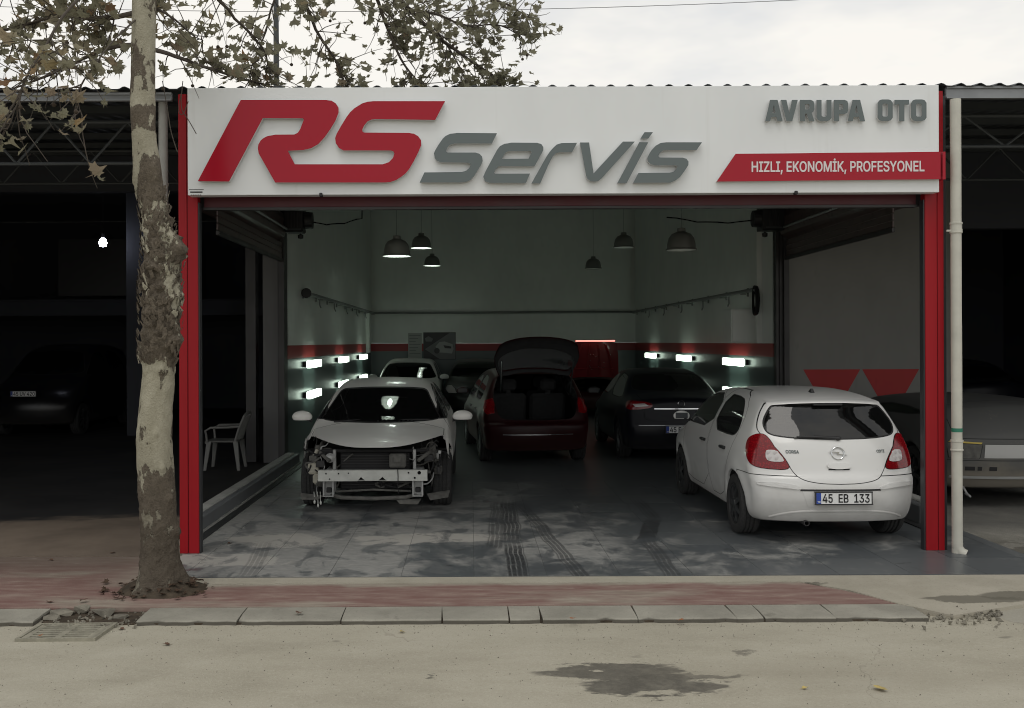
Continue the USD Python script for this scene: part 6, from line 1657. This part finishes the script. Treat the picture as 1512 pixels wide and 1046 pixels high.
add_limb([(208, -60, 7.7), (150, -60, 7.9), (60, -40, 8.2), (-60, -30, 8.5)], 0.045, 0.012, 34, 0.6)
add_limb([(205, -40, 7.65), (130, -20, 7.3), (75, 50, 7.05), (35, 120, 6.95), (15, 190, 6.95)], 0.022, 0.006, 13, 0.6, 0.35, 0.45)
add_limb([(200, 30, 7.6), (165, 60, 7.4), (125, 115, 7.2), (112, 150, 7.15), (125, 178, 7.15)], 0.012, 0.004, 6, 0.4, 0.22, 0.3)
add_limb([(222, 72, 7.72), (262, 84, 8.2), (305, 100, 8.8), (345, 112, 9.3), (400, 128, 9.8), (450, 140, 10.2)], 0.030, 0.008, 22, 0.2)
add_limb([(220, -90, 7.7), (280, -50, 8.2), (330, 10, 8.8), (375, 55, 9.2), (400, 100, 9.5)], 0.035, 0.008, 20, 0.5)
add_limb([(218, -240, 7.8), (320, -180, 8.6), (420, -70, 9.4), (455, 20, 9.8), (490, 80, 10.0), (515, 128, 10.1)], 0.05, 0.008, 34, 0.5)
add_limb([(218, -340, 7.8), (390, -270, 8.8), (530, -90, 9.8), (600, 15, 10.2), (660, 68, 10.5), (715, 105, 10.8), (745, 132, 10.9)], 0.06, 0.010, 58, 0.5)
add_limb([(530, -90, 9.8), (556, 0, 10.0), (575, 55, 10.1), (600, 105, 10.2), (625, 135, 10.3)], 0.035, 0.008, 34, 0.4)
add_limb([(600, 15, 10.2), (640, 20, 10.4), (690, 40, 10.6), (735, 35, 10.8), (775, 55, 10.9)], 0.025, 0.006, 22, 0.35, 0.35)
add_limb([(540, -80, 9.8), (640, -50, 10.2), (700, -10, 10.6), (760, 10, 10.9), (782, 30, 11.0)], 0.03, 0.006, 26, 0.4)
add_limb([(430, -60, 9.4), (400, 10, 9.5), (385, 70, 9.6), (365, 125, 9.6)], 0.02, 0.006, 14, 0.3)
add_limb([(640, 40, 10.4), (672, 85, 10.5), (690, 130, 10.6)], 0.02, 0.006, 16, 0.4)
add_limb([(216, 10, 7.75), (245, 20, 8.1), (275, 45, 8.6), (300, 60, 9.0)], 0.02, 0.006, 12, 0.3)

# a five-lobed plane leaf, folded along its midrib
LO = np.array([(0, 0), (0.16, 0.02), (0.30, -0.10), (0.36, 0.10), (0.56, 0.14), (0.42, 0.32), (0.50, 0.52), (0.26, 0.50), (0.14, 0.58), (0.0, 1.0)])
half = LO
leaf_v = np.vstack([LO, [(-x, y) for x, y in LO[1:-1]], [(0, 0.45)]])
nl = len(LO); mid_i = len(leaf_v) - 1
order = list(range(nl)) + list(range(len(leaf_v) - 2, nl - 1, -1))
leaf_f = [(order[i], order[(i + 1) % len(order)], mid_i) for i in range(len(order))]
leaf_f = np.array(leaf_f)
def leaf_shape(size, r):
    v = np.zeros((len(leaf_v), 3)); v[:, :2] = leaf_v * size * np.array([1.05 * r.uniform(0.75, 1.1), 1.0])
    fold, curl = r.uniform(0.1, 0.9), r.uniform(-0.5, 0.9)
    v[:, 2] = np.abs(v[:, 0]) * fold - curl * v[:, 1] ** 2 / size + r.normal(0, 0.035 * size, len(v))
    stem = np.array([[0.004, 0, 0], [-0.004, 0, 0], [0, -size * 0.55, 0.01]])
    return np.vstack([v, stem]), np.vstack([leaf_f, [[len(v), len(v) + 1, len(v) + 2]]])
def orient(pos, r, droop=0.8):
    yaw = r.uniform(0, 2 * np.pi); pitch = -abs(r.normal(0.9, 0.45)) * droop; roll = r.normal(0, 0.6)
    m = trimesh.transformations.euler_matrix(roll, pitch, yaw, 'sxyz') @ trimesh.transformations.rotation_matrix(-np.pi / 2, [0, 0, 1])
    m = m.copy(); m[:3, 3] = pos
    return m
lr = np.random.default_rng(23)
leaf_at, twigs, burrs = [], [], []
for li, (P, nt_, droop, spread, f0) in enumerate(limbs):
    for k in range(int(nt_ * (2.7 if li < 3 else 1.85))):
        f = lr.uniform(f0, 1.0) * (len(P) - 1); i = int(f); a = P[i] + (P[min(i + 1, len(P) - 1)] - P[i]) * (f - i)
        d_ = P[min(i + 1, len(P) - 1)] - P[max(i - 1, 0)]; d_ /= np.linalg.norm(d_)
        d_ = d_ * 0.6 + lr.normal(0, spread * 1.4, 3); L = lr.uniform(0.18, 0.62)
        Q = [a]
        for s_ in range(4):
            d_ = d_ + [0, 0, -0.16 * droop] + lr.normal(0, 0.18, 3); d_ /= np.linalg.norm(d_)
            Q.append(Q[-1] + d_ * L / 4)
        Q = np.array(Q); twigs.append(tube(Q, np.linspace(0.0055, 0.002, 5), 5))
        for s_ in range(lr.integers(2, 6)):
            e = lr.uniform(0.3, 1.0) * 4; j = min(int(e), 3)
            leaf_at.append((Q[j] + (Q[j + 1] - Q[j]) * (e - j) + lr.normal(0, 0.04, 3), lr.uniform(0.05, 0.125)))
        if lr.random() < 0.09:
            b_ = Q[-1]; z_ = lr.uniform(0.06, 0.13)
            burrs += [tube([b_, b_ - [0, 0, z_]], 0.0018, 4), ellip(b_ - [0, 0, z_ + 0.015], (0.016,) * 3, 2)]
put('twigs', twigs, 'twig_bark', tree, kind='stuff')
put('seed_balls', burrs, 'burr_brown', tree, kind='stuff')
# keep the crown above roofs and out of the sign
def free(q):
    return not (q[1] > 8.55 and q[2] < 4.30 + max(0, q[1] - 8.9) * 0.11 + 0.02)
leaf_at = [l for l in leaf_at if free(l[0])]
def seen(l):
    q, s_ = l
    px, py = VX + q[0] / q[1] * FPX, VY - (q[2] - EYE) / q[1] * FPX
    return s_ / q[1] if (0 < px < WPX and 0 < py < HPX) else 0.0
leaf_at.sort(key=seen, reverse=True)
shapes_ = []
for k, (q, s_) in enumerate(leaf_at[:280]):
    v, f = leaf_shape(s_, lr); m = orient(q, lr)
    put('leaf', (v @ m[:3, :3].T + m[:3, 3], f), 'leaf_single', tree)
rest = []
for q, s_ in leaf_at[280:]:
    v, f = leaf_shape(s_, lr); m = orient(q, lr)
    rest.append(trimesh.Trimesh(v @ m[:3, :3].T + m[:3, 3], f, process=False))
put('foliage', rest, 'leaf_mass', tree, kind='stuff')
# bare hanging shoots by the downpipe
for way in ([(240, 120, 7.9), (248, 165, 7.85), (252, 195, 7.85), (262, 225, 7.85)], [(270, 120, 8.4), (266, 160, 8.4), (277, 175, 8.4), (290, 198, 8.45)], [(270, 128, 8.4), (262, 165, 8.4), (270, 172, 8.4), (278, 150, 8.4)]):
    put('bare_shoot', tube(chaikin(np.array([pt(*w_) for w_ in way]), 2, False), 0.004, 5), 'twig_bark', tree)

# ------------------------------------------------------------------ soil and litter at the foot
c0 = pt(238, 866, TD); c0[2] = 0
xs = np.linspace(-0.50, 0.50, 41); Xs, Ys = np.meshgrid(xs, xs, indexing='ij')
rr = np.hypot(Xs / 1.0, Ys / 0.75)
edge = 0.36 + 0.12 * (meshkit.fbm(np.stack([Xs * 5, Ys * 5, 0 * Xs], -1), 3, 4) - 0.5)
hgt = np.clip(1 - rr / edge, 0, 1) * 0.16 + (meshkit.fbm(np.stack([Xs * 22, Ys * 22, 0 * Xs], -1), 3, 9) - 0.5) * 0.035 * (rr < edge)
Zs = np.where(rr < edge, -0.012 + hgt, -0.05)
V_ = np.stack([Xs + c0[0], Ys + TD, Zs], -1).reshape(-1, 3)
F_ = [f_ for i in range(40) for j in range(40) for f_ in ((i * 41 + j, (i + 1) * 41 + j, (i + 1) * 41 + j + 1), (i * 41 + j, (i + 1) * 41 + j + 1, i * 41 + j + 1))]
put('soil_mound', trimesh.Trimesh(V_, F_, process=False), 'soil', kind='structure', smooth=True)
g = G(); r = g('geometry').random_per_island
g.make('dead_leaf', g.principled(base_color=g.ramp(r, (0, (0.06, 0.035, 0.02)), (0.5, (0.13, 0.075, 0.04)), (0.85, (0.20, 0.12, 0.06)), (1, (0.26, 0.20, 0.12))), roughness=0.85))
plain('leaf_orange', (0.30, 0.11, 0.04), 0.8, var=0.3, scale=20)
plain('leaf_yellow', (0.42, 0.33, 0.12), 0.8, var=0.2, scale=20)
plain('leaf_brown', (0.10, 0.055, 0.035), 0.85, var=0.3, scale=20)
dl_ = []
for k in range(90):
    a0, r0 = lr.uniform(0, 2 * np.pi), 0.18 + abs(lr.normal(0, 0.12))
    x_, y_ = r0 * math.cos(a0) * 1.05, r0 * math.sin(a0) * 0.8
    i, j = int(np.clip((x_ + 0.5) * 40, 0, 40)), int(np.clip((y_ + 0.5) * 40, 0, 40))
    v, f = leaf_shape(lr.uniform(0.03, 0.065), lr); v[:, 2] *= 0.5; m = trimesh.transformations.euler_matrix(lr.normal(0, 0.22), lr.normal(0, 0.22), lr.uniform(0, 6.28))
    dl_.append(trimesh.Trimesh(v @ m[:3, :3].T + [c0[0] + x_, TD + y_, max(Zs[i, j], -0.015) + 0.012], f, process=False))
o = put('leaf_litter', dl_, 'dead_leaf', kind='stuff')
tag(o, 'dead leaves heaped around the foot of the plane tree', 'leaves')
for px_, py_, s_, mat, lab, z in ((845, 916, 0.075, 'leaf_orange', 'orange curled dead leaf lying on the kerb edge in the middle', -0.02), (591, 935, 0.06, 'leaf_yellow', 'small yellow dead leaf on the road below the kerb', -0.06), (441, 908, 0.085, 'leaf_brown', 'brown crumpled leaf on the second long kerb stone', -0.02), (1003, 917, 0.07, 'leaf_orange', 'orange dead leaf at the kerb joint towards the right', -0.03), (1295, 1020, 0.11, 'leaf_yellow', 'pale yellow leaf lying far out on the road at the right', -0.06), (1190, 1018, 0.05, 'leaf_yellow', 'small pale leaf on the road right of the damp patch', -0.06), (74, 890, 0.07, 'leaf_brown', 'brown leaf on the red pavement nearest the left edge', -0.018), (126, 890, 0.085, 'leaf_brown', 'brown leaf on the red pavement above the drain', -0.018), (303, 863, 0.07, 'leaf_brown', 'brown leaf just right of the tree foot', -0.014), (177, 930, 0.06, 'leaf_brown', 'brown leaf on the road beside the drain', -0.06), (250, 953, 0.07, 'leaf_brown', 'dry brown leaf on the road right of the drain', -0.06), (340, 803, 0.055, 'leaf_brown', 'dark leaf on the dusty floor inside the left post', 0.0), (165, 818, 0.07, 'leaf_brown', 'brown leaf on the forecourt left of the tree', -0.014), (78, 828, 0.06, 'leaf_brown', 'dark leaf on the forecourt far left', -0.014), (58, 940, 0.05, 'leaf_orange', 'orange leaf caught on the drain grate', -0.035)):
    q = floor_pt(px_, py_, z); v, f = leaf_shape(s_ * 0.72, lr); v[:, 2] *= 0.45; m = trimesh.transformations.euler_matrix(lr.normal(0, 0.12), lr.normal(0, 0.12), lr.uniform(0, 6.28))
    v = v @ m[:3, :3].T; v = v - [0, v[:, 1].mean(), v[:, 2].min()]
    put('fallen_leaf', trimesh.Trimesh(v + q + [0, 0, 0.003], f, process=False), mat, None, label=lab, cat='leaf')

# ------------------------------------------------------------------ drain and the broken kerb by it
plain('cast_iron', (0.27, 0.255, 0.20), 0.75, var=0.25, scale=12)
qa, qb, qc, qd = [floor_pt(x, y, -0.06) for x, y in ((30, 947), (136, 946), (166, 925), (64, 926))]
def bil(u, v): return (qa * (1 - u) + qb * u) * (1 - v) + (qd * (1 - u) + qc * u) * v
def bslab(u0, u1, v0, v1, zt, zb):
    c_ = [bil(u0, v0), bil(u1, v0), bil(u1, v1), bil(u0, v1)]
    return sheet([(p_[0], p_[1], -0.06 + zt) for p_ in c_], zt - zb)
dr_ = xform('drain_grate', label='worn cast drain grate set in the road by the broken kerb', cat='drain')
put('pit', bslab(-0.02, 1.02, -0.03, 1.03, 0.004, -0.02), 'ink_black', dr_)  # flat black plate on the road, painting in the dark of the pit
put('frame', [bslab(-0.06, -0.015, -0.06, 1.06, 0.022, -0.01), bslab(1.015, 1.06, -0.06, 1.06, 0.022, -0.01), bslab(-0.014, 1.014, -0.06, -0.01, 0.022, -0.01), bslab(-0.014, 1.014, 1.01, 1.06, 0.022, -0.01)], 'cast_iron', dr_)
for u0, u1 in ((0.0, 0.09), (0.455, 0.545), (0.91, 1.0)): put('grate_rail', bslab(u0, u1, 0.0, 1.0, 0.018, -0.004), 'cast_iron', dr_)
for k in range(7):
    v0 = k / 6.0 * 0.90
    for u0, u1 in ((0.091, 0.454), (0.546, 0.909)): put('grate_bar', bslab(u0, u1, v0, v0 + 0.085, 0.0175, -0.003), 'cast_iron', dr_)
# broken edge and rubble
qs_ = [floor_pt(x, y, -0.055) for x, y in ((60, 924), (120, 924), (200, 922), (215, 905), (140, 897), (70, 903))]
put('broken_kerb_bed', sheet([(p_[0], p_[1], -0.052) for p_ in qs_], 0.02), 'soil', kind='structure')
def rock(px_, py_, s_, lab=None):
    q = floor_pt(px_, py_, -0.05); v = np.random.default_rng(int(px_)).normal(0, 1, (13, 3)); v = v / np.abs(v).max(1, keepdims=True)
    r0 = 1 + 0.55 * (meshkit.fbm(v * 1.4 + q, 3, 2)[:, None] - 0.5) * 2
    h_ = trimesh.convex.convex_hull(v * r0 * s_ * [0.9, 0.9, 0.7]); h_.apply_translation(q + [0, 0, s_[2] * 0.5])
    return h_
for k, (x, y, s_, lab) in enumerate(((92, 908, (0.10, 0.05, 0.035), 'flat broken concrete chunk on the left of the damaged kerb'), (122, 905, (0.055, 0.05, 0.045), 'darkest broken concrete lump at the damaged kerb'), (150, 908, (0.09, 0.06, 0.035), 'right broken concrete chunk next to the long kerb stone'), (75, 915, (0.06, 0.035, 0.022), 'small pale concrete chunk just above the drain corner'), (180, 912, (0.06, 0.04, 0.018), 'low concrete crumb between the drain and the kerb stones'))):
    put('rubble_chunk', rock(x, y, np.array(s_)), 'rubble_concrete', None, label=lab, cat='rubble')
cr_ = []
for k in range(330):
    x, y = (lr.uniform(55, 220), lr.uniform(898, 928)) if k < 130 else (lr.uniform(1330, 1480), lr.normal(910, 6))
    q = floor_pt(x, y, -0.055); s_ = lr.uniform(0.004, 0.016)
    cr_.append(mov(trimesh.convex.convex_hull(lr.normal(0, 1, (9, 3)) * s_ * 0.7), q[0], q[1], -0.05 + s_ * 0.4))
o = put('gravel', cr_, 'rubble_concrete', kind='stuff'); tag(o, 'loose gravel crumbs along the kerb ends', 'gravel')

# ------------------------------------------------------------------ overhead wire and its pole behind the roofs
pole = xform('utility_pole', None, (pt(408, 100, 36)[0], 36, 0), 0, 'slim dark utility pole rising behind the roof among the leaves', 'pole')
put('shaft', lathe([(0.0, 0), (0.16, 0.0), (0.09, 15.6), (0, 15.6)], 14), 'truss_steel', pole, smooth=40)
put('crossarm', bev(-0.9, 0.9, -0.05, 0.05, 15.0, 15.1, 0.01), 'truss_steel', pole)
for sx in (-0.8, 0.8): put('insulator', mov(lathe([(0, 0), (0.04, 0), (0.05, 0.05), (0.03, 0.12), (0, 0.13)], 10), sx, 0, 15.1), 'lamp_inside', pole)
a, b = pt(408, 100, 36), pt(1180, -4, 36)
t_ = np.linspace(-0.9, 3.0, 60)
top = pt(408, 16, 36)
wz_ = top[2] + (pt(1110, -1, 36)[2] - top[2]) * t_ + 0.5 * (t_ ** 2 - t_)
put('overhead_wire', tube(np.stack([a[0] + (b[0] - a[0]) * t_, np.full(60, 36.1), wz_], 1), 0.011, 5), 'rubber_black', None, label='thin black overhead wire crossing the sky above the roof', cat='wire')

# loose grit on the road
gr_ = []
tet = np.array([(1, 0, -0.4), (-0.5, 0.9, -0.4), (-0.5, -0.9, -0.4), (0, 0, 0.8)])
tf = np.array([(0, 1, 3), (1, 2, 3), (2, 0, 3)])
for k in range(2600):
    y_ = 5.3 + 1.6 * lr.random() ** 0.8 if k < 1900 else 6.86 - abs(lr.normal(0, 0.10)); x_ = lr.uniform(-0.50, 0.60) * y_
    s_ = 0.002 + 0.0045 * lr.random() ** 5
    gr_.append(trimesh.Trimesh(tet * s_ * lr.uniform(0.6, 1.3, 3) @ trimesh.transformations.rotation_matrix(lr.uniform(0, 6.28), [0, 0, 1])[:3, :3] + [x_, y_, -0.06 + 0.3 * s_], tf, process=False))
g = G(); r = g('geometry').random_per_island
g.make('grit_stone', g.principled(base_color=g.ramp(r, (0, (0.14, 0.13, 0.105)), (0.3, (0.27, 0.25, 0.20)), (0.8, (0.42, 0.40, 0.33)), (1, (0.58, 0.56, 0.50))), roughness=0.9))
o = put('grit', gr_, 'grit_stone', kind='stuff'); tag(o, 'fine grit scattered over the road surface', 'grit')
